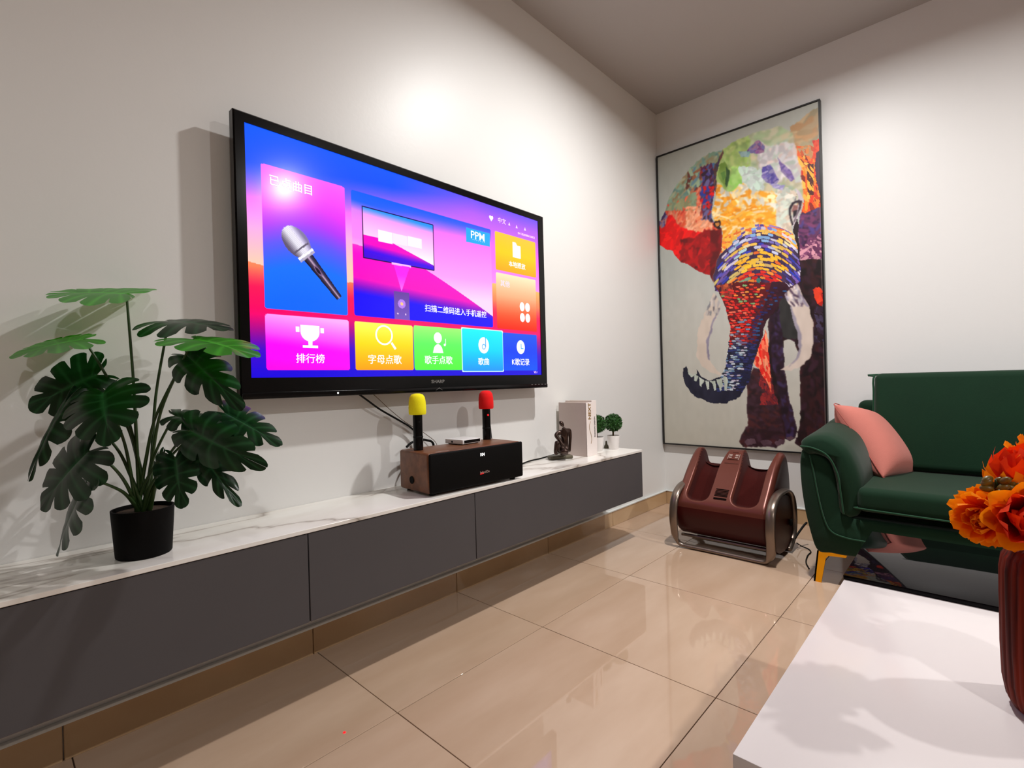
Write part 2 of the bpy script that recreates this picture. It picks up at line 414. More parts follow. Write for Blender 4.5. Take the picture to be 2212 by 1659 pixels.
for v in bm.verts: v.co -= Vector(tv.location)
bezel = from_bm('bezel', bm, M['black_plastic'], tv)
box('back_cover', TX0 + .12, TX1 - .12, TVY + .03, -.022, TZ0 + .08, TZ1 - .12, M['black_matte'], tv, .012, 3)
box('wall_bracket', -2.25, -1.82, -.024, -.001, 1.05, 1.42, M['black_matte'], tv, .002, 1)
box('bottom_rail', TX0 + .004, TX1 - .004, TVY - .004, TVY + .012, TZ0 + .0005, TZ0 + .019, M['black_plastic'], tv, .003, 2)

H_, W_ = 380, 676
yy, xx = np.mgrid[0:H_, 0:W_]; Sx = (xx + .5) / W_; Sy = (yy + .5) / H_
def noise2(h, w_, n, seed):
    r = np.random.RandomState(seed); a = r.rand(n + 2, n + 2)
    gy = np.linspace(0, n, h); gx = np.linspace(0, n, w_); iy = np.minimum(gy.astype(int), n); ix = np.minimum(gx.astype(int), n)
    fy = gy - iy; fx = gx - ix; fy = fy * fy * (3 - 2 * fy); fx = fx * fx * (3 - 2 * fx)
    A = a[iy][:, ix]; B = a[iy][:, ix + 1]; C_ = a[iy + 1][:, ix]; D = a[iy + 1][:, ix + 1]
    return (A * (1 - fx) + B * fx) * (1 - fy)[:, None] + (C_ * (1 - fx) + D * fx) * fy[:, None]
def vramp(t, stops):
    p = [s[0] for s in stops]; c = np.array([s[1] for s in stops], float)
    return np.stack([np.interp(t, p, c[:, k]) for k in range(3)], -1)
def wallpaper(x, y, tint=0):
    n = noise2(H_, W_, 5, 3)
    sky = vramp(y + .20 * x + .05 * (n - .5), [(0, (8, 84, 250)), (.14, (14, 76, 250)), (.22, (130, 90, 250)), (.30, (245, 110, 240)), (.42, (255, 160, 215)), (.55, (255, 190, 170))])
    hills = vramp(y + .03 * n, [(.47, (255, 182, 100)), (.58, (255, 120, 80)), (.66, (255, 20, 80)), (.74, (255, 0, 90)), (.82, (160, 0, 130)), (.9, (60, 0, 190)), (1, (22, 0, 205))])
    ridge = .50 + .06 * np.sin(x * 5 + .4) + .03 * n
    right = np.clip((x - .38) / .3, 0, 1)[..., None]
    sky2 = vramp(y, [(0, (110, 80, 250)), (.08, (170, 90, 255)), (.3, (250, 110, 250)), (.55, (255, 150, 235)), (.75, (255, 190, 200)), (.86, (255, 60, 130))])
    base = np.where((y > ridge)[..., None], hills, sky * (1 - right) + sky2 * right)
    return base
scr = wallpaper(Sx, Sy)
def rect(a, b, fn, r=.006, img=None):
    """rounded tile between corners a and b in 0..1 screen fractions; fn(u, v) gives the colour."""
    x0, y0 = a; x1, y1 = b; asp = 1.778
    cx, cy = (x0 + x1) / 2, (y0 + y1) / 2; dx = np.abs(Sx - cx) - (x1 - x0) / 2 + r; dy = (np.abs(Sy - cy) - (y1 - y0) / 2) / asp + r
    d = np.hypot(np.maximum(dx, 0), np.maximum(dy, 0)) - r
    m_ = (d < 0) & (np.abs(Sx - cx) < (x1 - x0) / 2) & (np.abs(Sy - cy) < (y1 - y0) / 2)
    u = np.clip((Sx - x0) / (x1 - x0), 0, 1); v = np.clip((Sy - y0) / (y1 - y0), 0, 1)
    c = fn(u, v); scr[m_] = (c[m_] if c.shape == scr.shape else np.array(c)); return m_
def poly(img, X, Y, pts, col):
    pts = list(pts); ins = np.zeros(X.shape, bool); j = len(pts) - 1
    for i in range(len(pts)):
        xi, yi = pts[i]; xj, yj = pts[j]
        if yi != yj: ins ^= ((yi > Y) != (yj > Y)) & (X < (xj - xi) * (Y - yi) / (yj - yi) + xi)
        j = i
    img[ins] = col[ins] if hasattr(col, 'shape') and col.shape == img.shape else np.array(col); return ins
G = lambda *s: (lambda u, v: vramp(v + 0 * u, s))
bA, bB, bC, bD = (((0.0337, 0.1434), (0.2368, 0.7236))), (((0.2545, 0.1449), (0.7581, 0.7200))), (((0.7767, 0.1439), (0.9849, 0.3749))), (((0.7765, 0.3890), (0.9815, 0.7235)))
t1, t2, t3, t4, t5 = ((0.0346, 0.7449), (0.2381, 0.9719)), ((0.2542, 0.7466), (0.4346, 0.9715)), ((0.4386, 0.7443), (0.6176, 0.9710)), ((0.6199, 0.7407), (0.7996, 0.9757)), ((0.8023, 0.7444), (0.9790, 0.9728))
rect(*bA, lambda u, v: vramp(v + .08 * np.sin(u * 3), [(0, (250, 90, 235)), (.3, (215, 50, 250)), (.42, (170, 50, 255)), (.56, (90, 80, 250)), (.75, (20, 105, 250)), (1, (14, 96, 250))]))
def wallB(u, v):
    sky = vramp(v + .28 * (1 - u) * 0 + .10 * (.5 - u), [(0, (0, 86, 250)), (.12, (20, 90, 250)), (.2, (210, 120, 250)), (.42, (255, 130, 225)), (.55, (255, 185, 225)), (.8, (255, 215, 235))])
    sky2 = vramp(v + .06 * u, [(0, (0, 86, 250)), (.08, (60, 90, 250)), (.2, (240, 110, 250)), (.6, (255, 150, 235)), (.8, (255, 200, 240))])
    k = np.clip(u * 2.4, 0, 1)[..., None]; s_ = sky * (1 - k) + sky2 * k
    ridge = .43 + .06 * u + .60 * np.clip(u - .3, 0, 1) ** 1.15
    hl = vramp(v - .10 * u, [(.4, (255, 60, 190)), (.5, (255, 0, 190)), (.68, (250, 0, 180)), (.76, (120, 0, 190)), (.82, (20, 0, 235)), (1, (16, 0, 240))])
    return np.where((v > ridge)[..., None], hl, s_)
rect(*bB, wallB)
rect(*bC, G((0, (240, 190, 60)), (.5, (250, 196, 10)), (1, (252, 160, 10))))
rect(*bD, G((0, (255, 222, 180)), (.4, (252, 165, 120)), (.75, (250, 80, 40)), (1, (240, 30, 0))))
rect(*t1, lambda u, v: vramp(v - .15 * (u - .5), [(0, (255, 160, 255)), (.4, (255, 70, 255)), (.6, (250, 0, 250)), (1, (252, 0, 215))]))
rect(*t2, G((0, (253, 240, 90)), (.45, (252, 205, 20)), (1, (252, 148, 10))))
rect(*t3, G((0, (150, 250, 110)), (.4, (90, 235, 90)), (1, (80, 240, 60))))
e4 = .0035
rect((t4[0][0] - e4, t4[0][1] - e4 * 1.78), (t4[1][0] + e4, t4[1][1] + e4 * 1.78), lambda u, v: vramp(v, [(0, (200, 240, 255)), (1, (200, 240, 255))]), r=.005)
rect(*t4, G((0, (20, 225, 255)), (.5, (0, 200, 255)), (1, (30, 140, 235))), r=.004)
rect(*t5, G((0, (20, 80, 220)), (.5, (10, 60, 225)), (1, (0, 80, 245))), r=.004)
# picture of a television inside the middle tile
tin = ((0.2863, 0.2100), (0.5157, 0.4448))
rect((tin[0][0] - .003, tin[0][1] - .005), (tin[1][0] + .003, tin[1][1] + .005), lambda u, v: vramp(v, [(0, (20, 0, 60)), (1, (20, 0, 60))]), r=.002)
rect(*tin, lambda u, v: np.where((v > .55 + .5 * (u - .3) * (u > .3))[..., None], vramp(v - .1 * u, [(.5, (255, 0, 190)), (.7, (240, 0, 185)), (.85, (60, 0, 220)), (1, (60, 0, 200))]), vramp(v - .05 * u, [(0, (40, 140, 240)), (.15, (255, 150, 235)), (.5, (255, 190, 240)), (.8, (255, 230, 250))])), r=.001)
for q, cc in ((((0.3311, 0.3003), (0.3754, 0.3557)), (255, 236, 250)), (((0.3776, 0.2989), (0.4249, 0.3491)), (255, 218, 244)), (((0.4257, 0.2977), (0.4755, 0.3462)), (255, 226, 246))):
    rect(*q, lambda u, v, cc=cc: vramp(v, [(0, cc), (1, cc)]), r=.001)
rect(*((0.3709, 0.4441), (0.4352, 0.4563)), lambda u, v: vramp(v, [(0, (250, 190, 255)), (1, (240, 150, 250))]), r=.001)
cone = vramp(Sy * 1., [(.5, (250, 30, 225)), (.62, (255, 150, 240))])
poly(scr, Sx, Sy, [(0.3775, 0.4565), (0.4312, 0.4512), (0.4009, 0.5808)], cone)
rect(*((0.3755, 0.5842), (0.4260, 0.7209)), lambda u, v: vramp(v, [(0, (96, 60, 150)), (1, (110, 80, 180))]), r=.002)
def disc(img, X, Y, c, r, col, asp=1.778, r0=0, y=1):
    d = np.hypot(X - c[0], (Y - c[1]) / asp / y); m_ = (d < r) & (d >= r0); img[m_] = col; return m_
disc(scr, Sx, Sy, (0.4006, 0.6428), .0125, (170, 120, 230)); disc(scr, Sx, Sy, (0.4006, 0.6428), .0045, (255, 190, 120))
for q in ((0.3868, 0.6930), (0.4127, 0.6938)): disc(scr, Sx, Sy, q, .0022, (245, 205, 250))
# picture of a handheld microphone in the left tile
mA, mB = (0.1088, 0.4308), (0.2149, 0.6498); asp = 1.778
ax = np.array([mB[0] - mA[0], (mB[1] - mA[1]) / asp]); Lm = np.hypot(*ax); ax /= Lm; nx = np.array([-ax[1], ax[0]])
px_, py_ = Sx - mA[0], (Sy - mA[1]) / asp; al = (px_ * ax[0] + py_ * ax[1]) / Lm; ac = px_ * nx[0] + py_ * nx[1]
wd = np.interp(al, [.12, .3, 1.0], [.0165, .0135, .0085]); k = ac / wd
mk = (al > .16) & (al < 1.0) & (np.abs(k) < 1)
scr[mk] = vramp(np.clip(k * .5 + .5, 0, 1), [(0, (20, 16, 40)), (.3, (60, 50, 80)), (.5, (190, 160, 190)), (.62, (70, 55, 80)), (1, (14, 10, 26))])[mk]
hd = np.hypot((al * Lm - .002) / .040 * 1.0, ac / .030) < 1
scr[hd] = vramp(np.clip(k * .35 + .5, 0, 1), [(0, (120, 110, 150)), (.35, (238, 232, 250)), (.6, (230, 226, 240)), (1, (96, 84, 110))])[hd]
chk = hd & ((xx + yy) % 3 == 0) & (ac > -.01); scr[chk] = scr[chk] * .72
for a0, a1, cc in ((.10, .125, (90, 80, 100)), (.20, .235, (240, 236, 250)), (.24, .27, (170, 160, 180))):
    b_ = (al > a0) & (al < a1) & (np.abs(ac) < .023); scr[b_] = cc
ov = np.hypot((al - .5) / .09, (ac - .001) / .0052); scr[(ov < 1)] = (120, 90, 130); scr[(ov < .7)] = (28, 20, 40)
scr_o = raster_grid('screen', np.clip(scr, 0, 255), (SX0, TVY + .0035, SZ1), (SX1 - SX0, 0, 0), (0, 0, SZ0 - SZ1), M['screen'], tv)
tag(scr_o, 'glowing screen with coloured menu tiles')
TL = Vector(tv.location)
def sxy(p, d=.0028): return Vector((SX0 + (SX1 - SX0) * p[0], TVY + d, SZ1 + (SZ0 - SZ1) * p[1])) - TL
RX90 = Matrix.Rotation(PI / 2, 4, 'X')
def stext(s, p, size, mt='ui_white', sx=1, bold=0, name='lettering'):
    return text(name, s, size, M[mt], scr_o, Matrix.Translation(sxy(p)) @ RX90, bold=bold, ext=.0003, sx=sx)
def flat_shape(name, pts, mt, parent=scr_o, d=.0028, holes=None, th=.0006):
    """flat polygon (world x,z metres relative to nothing) given as screen-plane points; slight thickness."""
    V = [(p[0], TVY + d, p[1]) for p in pts] + [(p[0], TVY + d + th, p[1]) for p in pts]; n = len(pts)
    F = [tuple(range(n)), tuple(range(2 * n - 1, n - 1, -1))] + [(i, (i + 1) % n, n + (i + 1) % n, n + i) for i in range(n)]
    return obj(name, V, F, M[mt], parent)
def W(p): return (SX0 + (SX1 - SX0) * p[0], SZ1 + (SZ0 - SZ1) * p[1])
def circ(c, r, n=24, a0=0, a1=2 * PI, ry=None): return [(c[0] + r * math.cos(a0 + (a1 - a0) * i / n), c[1] + (ry or r) * math.sin(a0 + (a1 - a0) * i / n)) for i in range(n + (0 if abs(a1 - a0 - 2 * PI) < 1e-6 else 1))]
def ring_shape(name, c, r1, r0, mt, d=.0028, n=32):
    V = []; F = []
    for i in range(n):
        a = 2 * PI * i / n
        for r in (r1, r0): V.append((c[0] + r * math.cos(a), TVY + d, c[1] + r * math.sin(a)))
    F = [(2 * i, 2 * i + 1, (2 * i + 3) % (2 * n), (2 * i + 2) % (2 * n)) for i in range(n)]
    return obj(name, V, F, M[mt], scr_o)
def bar(c, w, h): return [(c[0] - w / 2, c[1] - h / 2), (c[0] + w / 2, c[1] - h / 2), (c[0] + w / 2, c[1] + h / 2), (c[0] - w / 2, c[1] + h / 2)]
stext('已点曲目', (0.1015, 0.2016), .034, bold=.0001)
stext('排行榜', (0.1355, 0.9233), .031, bold=.0001)
stext('字母点歌', (0.3414, 0.9219), .034, bold=.0001)
stext('歌手点歌', (0.5251, 0.9197), .034, bold=.0001)
stext('歌曲', (0.7093, 0.9232), .033, bold=.0001)
stext('K歌记录', (0.8884, 0.9223), .033, bold=.0001)
stext('扫描二维码进入手机遥控', (0.6025, 0.6513), .0292, bold=.0001)
stext('本地播放', (0.8823, 0.3217), .028, bold=.0001)
stext('其他', (0.8189, 0.4508), .030, 'ui_pale')
stext('中文', (0.8112, 0.0736), .026, 'ui_pale'); stext('PPM', (0.6973, 0.2050), .046, bold=.0001)
stext('· · · · · · ·', (0.7008, 0.2303), .02); stext('V5.1', (0.9671, 0.9834), .014, 'ui_pale')
stext('SN: 20200806150832', (0.9358, 0.1163), .0135, 'ui_pale')
flat_shape('badge', [W((0.6483, 0.1703)), W((0.7522, 0.1683)), W((0.7506, 0.2462)), W((0.6467, 0.2511))][::1], 'ui_cyan', d=.0032)
# qr position stays a plain blank light panel area left out; icons
c = W((0.1361, 0.8146))
flat_shape('trophy_icon', [(c[0] - .030, c[1] + .026), (c[0] + .030, c[1] + .026)] + [(c[0] + .030 * math.cos(a), c[1] + .006 - .030 * math.sin(a)) for a in np.linspace(0, PI / 2 - .22, 7)] + [(c[0] + .006, c[1] - .036), (c[0] + .024, c[1] - .036), (c[0] + .024, c[1] - .044), (c[0] - .024, c[1] - .044), (c[0] - .024, c[1] - .036), (c[0] - .006, c[1] - .036)] + [(c[0] - .030 * math.cos(a), c[1] + .006 - .030 * math.sin(a)) for a in np.linspace(PI / 2 - .22, 0, 7)], 'ui_white')
for s_ in (-1, 1): flat_shape('trophy_handle', bar((c[0] + s_ * .039, c[1] + .012), .011, .016), 'ui_white')
c = W((0.3419, 0.8129)); ring_shape('magnifier_icon', (c[0] - .002, c[1] + .008), .035, .029, 'ui_white')
flat_shape('magnifier_handle', [(c[0] + .024, c[1] - .020), (c[0] + .040, c[1] - .042), (c[0] + .047, c[1] - .037), (c[0] + .030, c[1] - .015)], 'ui_white')
c = W((0.5235, 0.8244)); flat_shape('singer_icon', circ((c[0], c[1] + .018), .019, 20, ry=.021), 'ui_white')
flat_shape('singer_body', [(c[0] - .025, c[1] - .040)] + [(c[0] - .025 + .05 * i / 8, c[1] - .040 + .034 * math.sin(PI * i / 8) ** .5) for i in range(1, 8)] + [(c[0] + .025, c[1] - .040)], 'ui_white')
flat_shape('note_icon', circ((c[0] + .033, c[1] - .008), .005, 10) , 'ui_white'); flat_shape('note_stem', bar((c[0] + .0375, c[1] + .004), .002, .024), 'ui_white')
c = W((0.7112, 0.8270)); flat_shape('disc_icon', circ(c, .030, 32, ry=.034), 'ui_white', d=.0030)
ring_shape('disc_note', (c[0] - .001, c[1] - .006), .0115, .008, 'ui_cyan', d=.0022); flat_shape('disc_note_stem', bar((c[0] + .010, c[1] + .014), .004, .040), 'ui_cyan', d=.0022)
c = W((0.8905, 0.8271)); flat_shape('clock_icon', circ(c, .027, 32, ry=.031), 'ui_white', d=.0030)
flat_shape('clock_hand', bar((c[0] + .002, c[1] + .004), .004, .022), 'ui_cyan', d=.0022); flat_shape('clock_hand', bar((c[0] + .009, c[1] - .006), .016, .004), 'ui_cyan', d=.0022)
c = W((0.8820, 0.2270)); flat_shape('folder_icon', [(c[0] - .026, c[1] - .034), (c[0] + .026, c[1] - .034), (c[0] + .026, c[1] + .022), (c[0] + .004, c[1] + .022), (c[0] - .006, c[1] + .034), (c[0] - .026, c[1] + .034)], 'ui_white')
flat_shape('folder_dash', bar((c[0] + .001, c[1] - .003), .020, .003), 'ui_pale', d=.0022)
c = W((0.9174, 0.6067))
for sx_ in (-1, 1):
    for sz_ in (-1, 1): flat_shape('petal_icon', circ((c[0] + sx_ * .0185, c[1] + sz_ * .0245), .0160, 20, ry=.0205), 'ui_white')
c = W((0.7606, 0.0741)); flat_shape('heart_icon', [(c[0] + .012 * (16 * math.sin(t) ** 3) / 16, c[1] + .012 * (13 * math.cos(t) - 5 * math.cos(2 * t) - 2 * math.cos(3 * t) - math.cos(4 * t)) / 14) for t in np.linspace(0, 2 * PI, 25)[:-1]], 'ui_white')
for q in ((0.8476, 0.0764), (0.8852, 0.0794), (0.9291, 0.0777)): flat_shape('status_icon', [(W(q)[0] - .006, W(q)[1] - .006), (W(q)[0] + .006, W(q)[1] - .006), (W(q)[0], W(q)[1] + .008)], 'ui_pale')
text('maker_lettering', 'SHARP', .017, M['logo_grey'], tv, Matrix.Translation(Vector((-2.02, TVY - .0004, .868)) - TL) @ RX90, bold=.0004, ext=.0002, sx=1.25)
flat_shape('chevron_mark', [(-2.035, .8345), (-2.018, .845), (-2.001, .8345), (-2.018, .8425)], 'logo_grey', tv, -.0048)
flat_shape('standby_light', circ((-2.43, .8385), .003, 10), 'led_white', tv, -.0048)
for k in range(5): flat_shape('button_mark', bar((-1.475 + k * .024, .845), .011, .0022), 'logo_grey', tv, -.0048)

# ---------------------------------------------------------------- the elephant painting on the far wall
PY0, PY1, PZ1, PZ0 = -.008, -.978, 2.371, .409
pic = empty('framed_painting', (0, (PY0 + PY1) / 2, PZ0), label='tall black-framed painting of a multicoloured elephant hanging on the far wall', cat='painting')
Fw = .009
for a, b, c_, d_ in ((PY1, PY0, PZ1 - Fw, PZ1), (PY1, PY0, PZ0, PZ0 + Fw), (PY0 - Fw, PY0, PZ0 + Fw, PZ1 - Fw), (PY1, PY1 + Fw, PZ0 + Fw, PZ1 - Fw)):
    box('frame_bar', -.034, -.004, a, b, c_, d_, M['frame_black'], pic, .0012, 1)
box('backing_board', -.026, -.006, PY1 + Fw, PY0 - Fw, PZ0 + Fw, PZ1 - Fw, M['paper'], pic)
PH, PW = 620, 310
yv, xv = np.mgrid[0:PH, 0:PW]; V_ = (yv + .5) / PH; U_ = (xv + .5) / PW
n1 = noise2(PH, PW, 12, 5) - .5; n2 = noise2(PH, PW, 40, 6) - .5; n3 = noise2(PH, PW, 22, 8) - .5; n4 = noise2(PH, PW, 90, 9) - .5
cv = vramp(V_ + .3 * n1 * .3, [(0, (176, 177, 168)), (.3, (174, 180, 174)), (.55, (188, 187, 180)), (1, (190, 185, 172))]) + (n2[..., None] * 5)
Uw = U_ + .012 * n2 + .006 * n4; Vw = V_ + .006 * n3 + .004 * n4
def pol(pts, col, X=Uw, Y=Vw): return poly(cv, X, Y, pts, col)
def rgb(c, amp=0, n=None): return np.array(c, float) + (n if n is not None else n2)[..., None] * amp
masks = {}
def dabs(mask, cnt, pal, la, lb, ang, jit=.3, seed=1):
    if lb > .011: cnt = int(cnt * 2.1); la *= .66; lb *= .60
    r = np.random.RandomState(seed); ys_, xs_ = np.nonzero(mask)
    if len(ys_) == 0: return
    for q in range(cnt):
        i = r.randint(len(ys_)); cy, cx = ys_[i], xs_[i]; a = (ang(cx / PW, cy / PH) if callable(ang) else ang) + r.randn() * jit
        s1 = la * (.6 + .8 * r.rand()) * PW; s2 = lb * (.6 + .8 * r.rand()) * PW; R_ = int(max(s1, s2)) + 2
        y0, y1, x0, x1 = max(cy - R_, 0), min(cy + R_ + 1, PH), max(cx - R_, 0), min(cx + R_ + 1, PW)
        gy, gx = np.mgrid[y0:y1, x0:x1]; gy = gy - cy; gx = gx - cx
        e_ = np.abs((gx * math.cos(a) + gy * math.sin(a)) / s1) ** 2.6 + np.abs((-gx * math.sin(a) + gy * math.cos(a)) / s2) ** 2.6
        k_ = (e_ < 1) & mask[y0:y1, x0:x1]; c_ = np.array(pal[r.randint(len(pal))], float) * (.9 + .2 * r.rand())
        cv[y0:y1, x0:x1][k_] = c_
_w = -0.19133 * U_ + 0.00200 * V_ + 1    # drawing coordinates of the artwork
DX = (569.8635 * U_ + 32.4353 * V_ + 63.8024) / _w; DY = (-260.2787 * U_ + 1279.9751 * V_ + 291.4335) / _w

NX = DX + 26 * n2 + 16 * n4; NY = DY + 30 * n3 + 14 * n4 + 40 * n1
def tone(mask, amp): cv[mask] = np.clip(cv[mask] * (1 + amp * (n3 + n2)[mask][:, None]), 0, 255)
def P(q, c, amp=16, soft=True): return poly(cv, Uw if soft else U_, Vw if soft else V_, q, rgb(c, amp))
def smear(mask, seed, n=2):
    """soften paint inside a mask so that the dabs melt into each other"""
    for _ in range(n):
        b_ = (np.roll(cv, 1, 0) + np.roll(cv, -1, 0) + np.roll(cv, 1, 1) + np.roll(cv, -1, 1) + cv) / 5; cv[mask] = b_[mask]
# rear body and legs
body = P([(0.707, 0.565), (0.784, 0.517), (0.872, 0.445), (0.891, 0.437), (1.033, 0.450), (1.037, 0.610), (1.040, 0.799), (1.042, 1.013), (0.878, 0.995), (0.839, 0.978), (0.863, 0.928), (0.873, 0.863), (0.873, 0.765), (0.866, 0.719), (0.853, 0.678), (0.821, 0.667), (0.792, 0.672), (0.785, 0.717), (0.791, 0.763), (0.805, 0.823), (0.851, 0.929), (0.858, 0.958), (0.813, 0.971), (0.776, 0.967), (0.744, 0.864), (0.698, 0.762)], (34, 14, 18), 26)
dabs(body, 1100, [(44, 18, 24), (30, 12, 14), (48, 22, 34), (22, 8, 10), (54, 20, 22), (38, 14, 16)], .05, .02, 1.3, .5, 2); smear(body, 0, 3)
P([(0.759, 0.528), (0.869, 0.529), (0.880, 0.667), (0.814, 0.667), (0.776, 0.656)], (44, 44, 42), 14)
x_ = P([(0.950, 0.529), (0.985, 0.524), (1.002, 0.539), (1.008, 0.561), (0.991, 0.579), (0.967, 0.572), (0.954, 0.552)], (150, 18, 10), 40); dabs(x_, 30, [(200, 30, 16), (120, 12, 10), (220, 60, 30)], .03, .02, 1.3, .6, 91)
x_ = (DX > 765) & (DY > 960) & (DY < 1120) & (NX > 770); dabs(x_, 90, [(48, 30, 48), (36, 18, 24), (60, 50, 76), (30, 12, 16)], .03, .012, 1, .6, 3)
mid = P([(0.705, 0.599), (0.772, 0.569), (0.784, 0.670), (0.788, 0.763), (0.810, 0.830), (0.851, 0.935), (0.852, 0.958), (0.789, 0.970), (0.763, 0.863), (0.724, 0.742)], (40, 24, 42), 24)
dabs(mid, 400, [(46, 28, 54), (36, 18, 32), (56, 40, 76), (28, 12, 22), (44, 20, 30)], .03, .014, 1.4, .4, 5); smear(mid, 0, 3)
leg = P([(0.567, 0.795), (0.620, 0.747), (0.710, 0.762), (0.744, 0.850), (0.776, 0.930), (0.781, 0.977), (0.738, 0.993), (0.541, 0.997), (0.514, 0.984), (0.529, 0.960), (0.571, 0.927), (0.569, 0.865)], (52, 28, 34), 26)
dabs(leg, 600, [(58, 32, 42), (48, 24, 32), (66, 38, 50), (40, 20, 24), (72, 32, 34)], .045, .016, .2, .6, 4); smear(leg, 0, 4)
dabs(leg & (NX > 530) & (DY < 1400), 90, [(120, 30, 34), (90, 30, 40), (150, 40, 40)], .03, .012, 1.2, .4, 92)
wedge = P([(0.688, 0.636), (0.701, 0.681), (0.711, 0.742), (0.711, 0.796), (0.718, 0.827), (0.671, 0.775), (0.621, 0.736), (0.628, 0.712), (0.663, 0.666)], (236, 60, 34), 40)
dabs(wedge, 120, [(250, 120, 84), (230, 34, 22), (252, 150, 110), (240, 60, 40)], .03, .008, 1.45, .2, 6)
for q in ([(0.548, 0.981), (0.569, 0.968), (0.610, 0.970), (0.616, 0.983), (0.568, 0.991)], [(0.638, 0.980), (0.669, 0.971), (0.707, 0.974), (0.707, 0.986), (0.655, 0.990)], [(0.726, 0.977), (0.752, 0.968), (0.774, 0.972), (0.769, 0.984), (0.738, 0.987)], [(0.789, 0.960), (0.814, 0.953), (0.833, 0.959), (0.825, 0.966), (0.795, 0.967)]):
    P(q, (92, 66, 76), 30)
# right ear
er = P([(0.843, 0.042), (0.902, 0.037), (0.973, 0.018), (1.007, 0.016), (1.025, 0.232), (1.013, 0.448), (0.892, 0.440), (0.880, 0.407), (0.882, 0.342), (0.892, 0.317), (0.915, 0.274), (0.912, 0.235), (0.895, 0.194), (0.866, 0.118)], (176, 150, 110))
dabs(er, 300, [(176, 148, 108), (186, 158, 120), (168, 152, 118), (182, 140, 96)], .06, .03, .3, .7, 7); smear(er, 0, 3)
m1 = er & (NY > 235) & (DY < 540)
dabs(m1 & (NY < 330), 160, [(206, 150, 96), (220, 130, 60), (184, 150, 110), (216, 90, 40)], .04, .014, 1.2, .4, 94)
dabs(m1 & (NY > 300), 900, [(240, 92, 14), (252, 140, 20), (222, 50, 12), (250, 176, 70), (130, 26, 10), (236, 70, 20), (252, 120, 30)], .035, .008, 1.25, .25, 8)
dabs(er & (DX > 735) & (DX < 765) & (DY > 320) & (DY < 460), 40, [(80, 14, 10), (250, 170, 50)], .035, .006, 1.2, .15, 9)
dabs(P([(0.966, 0.106), (1.003, 0.109), (1.002, 0.166), (0.984, 0.182), (0.971, 0.154)], (222, 50, 20), 30), 30, [(236, 70, 24), (210, 30, 14)], .03, .012, 1.5, .4, 95)
P([(1.013, 0.123), (0.985, 0.150), (0.975, 0.180), (0.984, 0.226), (1.001, 0.273), (1.039, 0.284), (1.041, 0.128)], (58, 28, 56), 20)
pu = er & (NY > 515)
cv[pu] = rgb((82, 38, 78), 40)[pu]
dabs(pu, 420, [(92, 44, 84), (64, 32, 74), (104, 50, 92), (54, 24, 58), (74, 56, 120), (120, 56, 100)], .04, .016, 1.2, .8, 10); smear(pu, 0, 2)
dabs(pu & (NY > 660), 220, [(190, 124, 150), (120, 60, 100), (206, 144, 160), (100, 44, 84)], .028, .008, .4, .9, 11)
# left ear
el = P([(0.450, 0.051), (0.374, 0.043), (0.283, 0.055), (0.204, 0.084), (0.129, 0.119), (0.069, 0.164), (0.033, 0.214), (-0.010, 0.240), (-0.013, 0.303), (0.040, 0.324), (0.096, 0.338), (0.153, 0.382), (0.203, 0.392), (0.249, 0.415), (0.298, 0.429), (0.354, 0.441), (0.376, 0.473), (0.420, 0.455), (0.443, 0.356), (0.435, 0.298), (0.399, 0.279), (0.375, 0.255), (0.394, 0.178), (0.404, 0.107)], (150, 150, 120))
dabs(el, 900, [(120, 150, 126), (136, 164, 140), (158, 146, 110), (104, 140, 134), (160, 160, 130), (150, 124, 90)], .035, .014, 2.2, .6, 12); smear(el, 0, 2)
dabs(el & (NY < 470) & (NX > 200) & (NY > 330), 200, [(170, 110, 80), (110, 60, 50), (100, 130, 140), (150, 170, 140)], .03, .009, 2.1, .7, 13)
m2 = el & (NY + .35 * (DX - 150) > 470)
dabs(m2, 1100, [(226, 92, 66), (236, 120, 84), (214, 66, 50), (240, 150, 112), (222, 84, 50), (220, 130, 100)], .04, .013, 2.1, .4, 14)
dabs(m2 & (DY < 530) & (DX < 240), 40, [(150, 150, 110), (130, 150, 120)], .03, .01, 2, .6, 96)
dabs(m2 & (DX > 190) & (DX < 310) & (DY > 510) & (DY < 640), 100, [(244, 160, 120), (238, 140, 96), (246, 176, 140)], .035, .012, 2.3, .4, 97)
rd = el & (NY > 560 + .55 * np.maximum(DX - 130, 0)) 
cv[rd] = rgb((236, 8, 10), 16)[rd]; dabs(rd, 300, [(244, 10, 12), (226, 8, 12), (250, 24, 18)], .06, .025, 2.2, .6, 15)
dr = el & (NX + .0 * DY > 165) & (NY > 665 - .35 * (DX - 165)) 
cv[dr] = rgb((110, 8, 14), 16)[dr]; dabs(dr, 300, [(112, 8, 14), (98, 12, 16), (130, 12, 18), (88, 14, 16)], .06, .03, 2.2, .7, 16); smear(dr, 0, 3)
dabs(dr & (DX < 300), 36, [(170, 8, 14), (190, 14, 18), (150, 10, 16)], .05, .025, 2.2, .7, 98)
pn = el & (NX > 262) & (NY > 330) & (NY < 580)
dabs(pn, 330, [(74, 64, 130), (60, 44, 84), (90, 40, 70), (70, 100, 140), (150, 50, 50), (60, 40, 60), (110, 100, 150)], .026, .011, 1.9, .6, 17)
dabs(pn & (DY > 420) & (DY < 520), 16, [(220, 20, 24), (50, 60, 150)], .022, .014, 1.9, .6, 99)
dabs(P([(-0.002, 0.233), (0.051, 0.193), (0.066, 0.215), (0.045, 0.246), (0.014, 0.252)], (90, 70, 110), 30), 24, [(120, 110, 150), (60, 40, 90), (180, 120, 110)], .02, .01, 2, .5, 18)
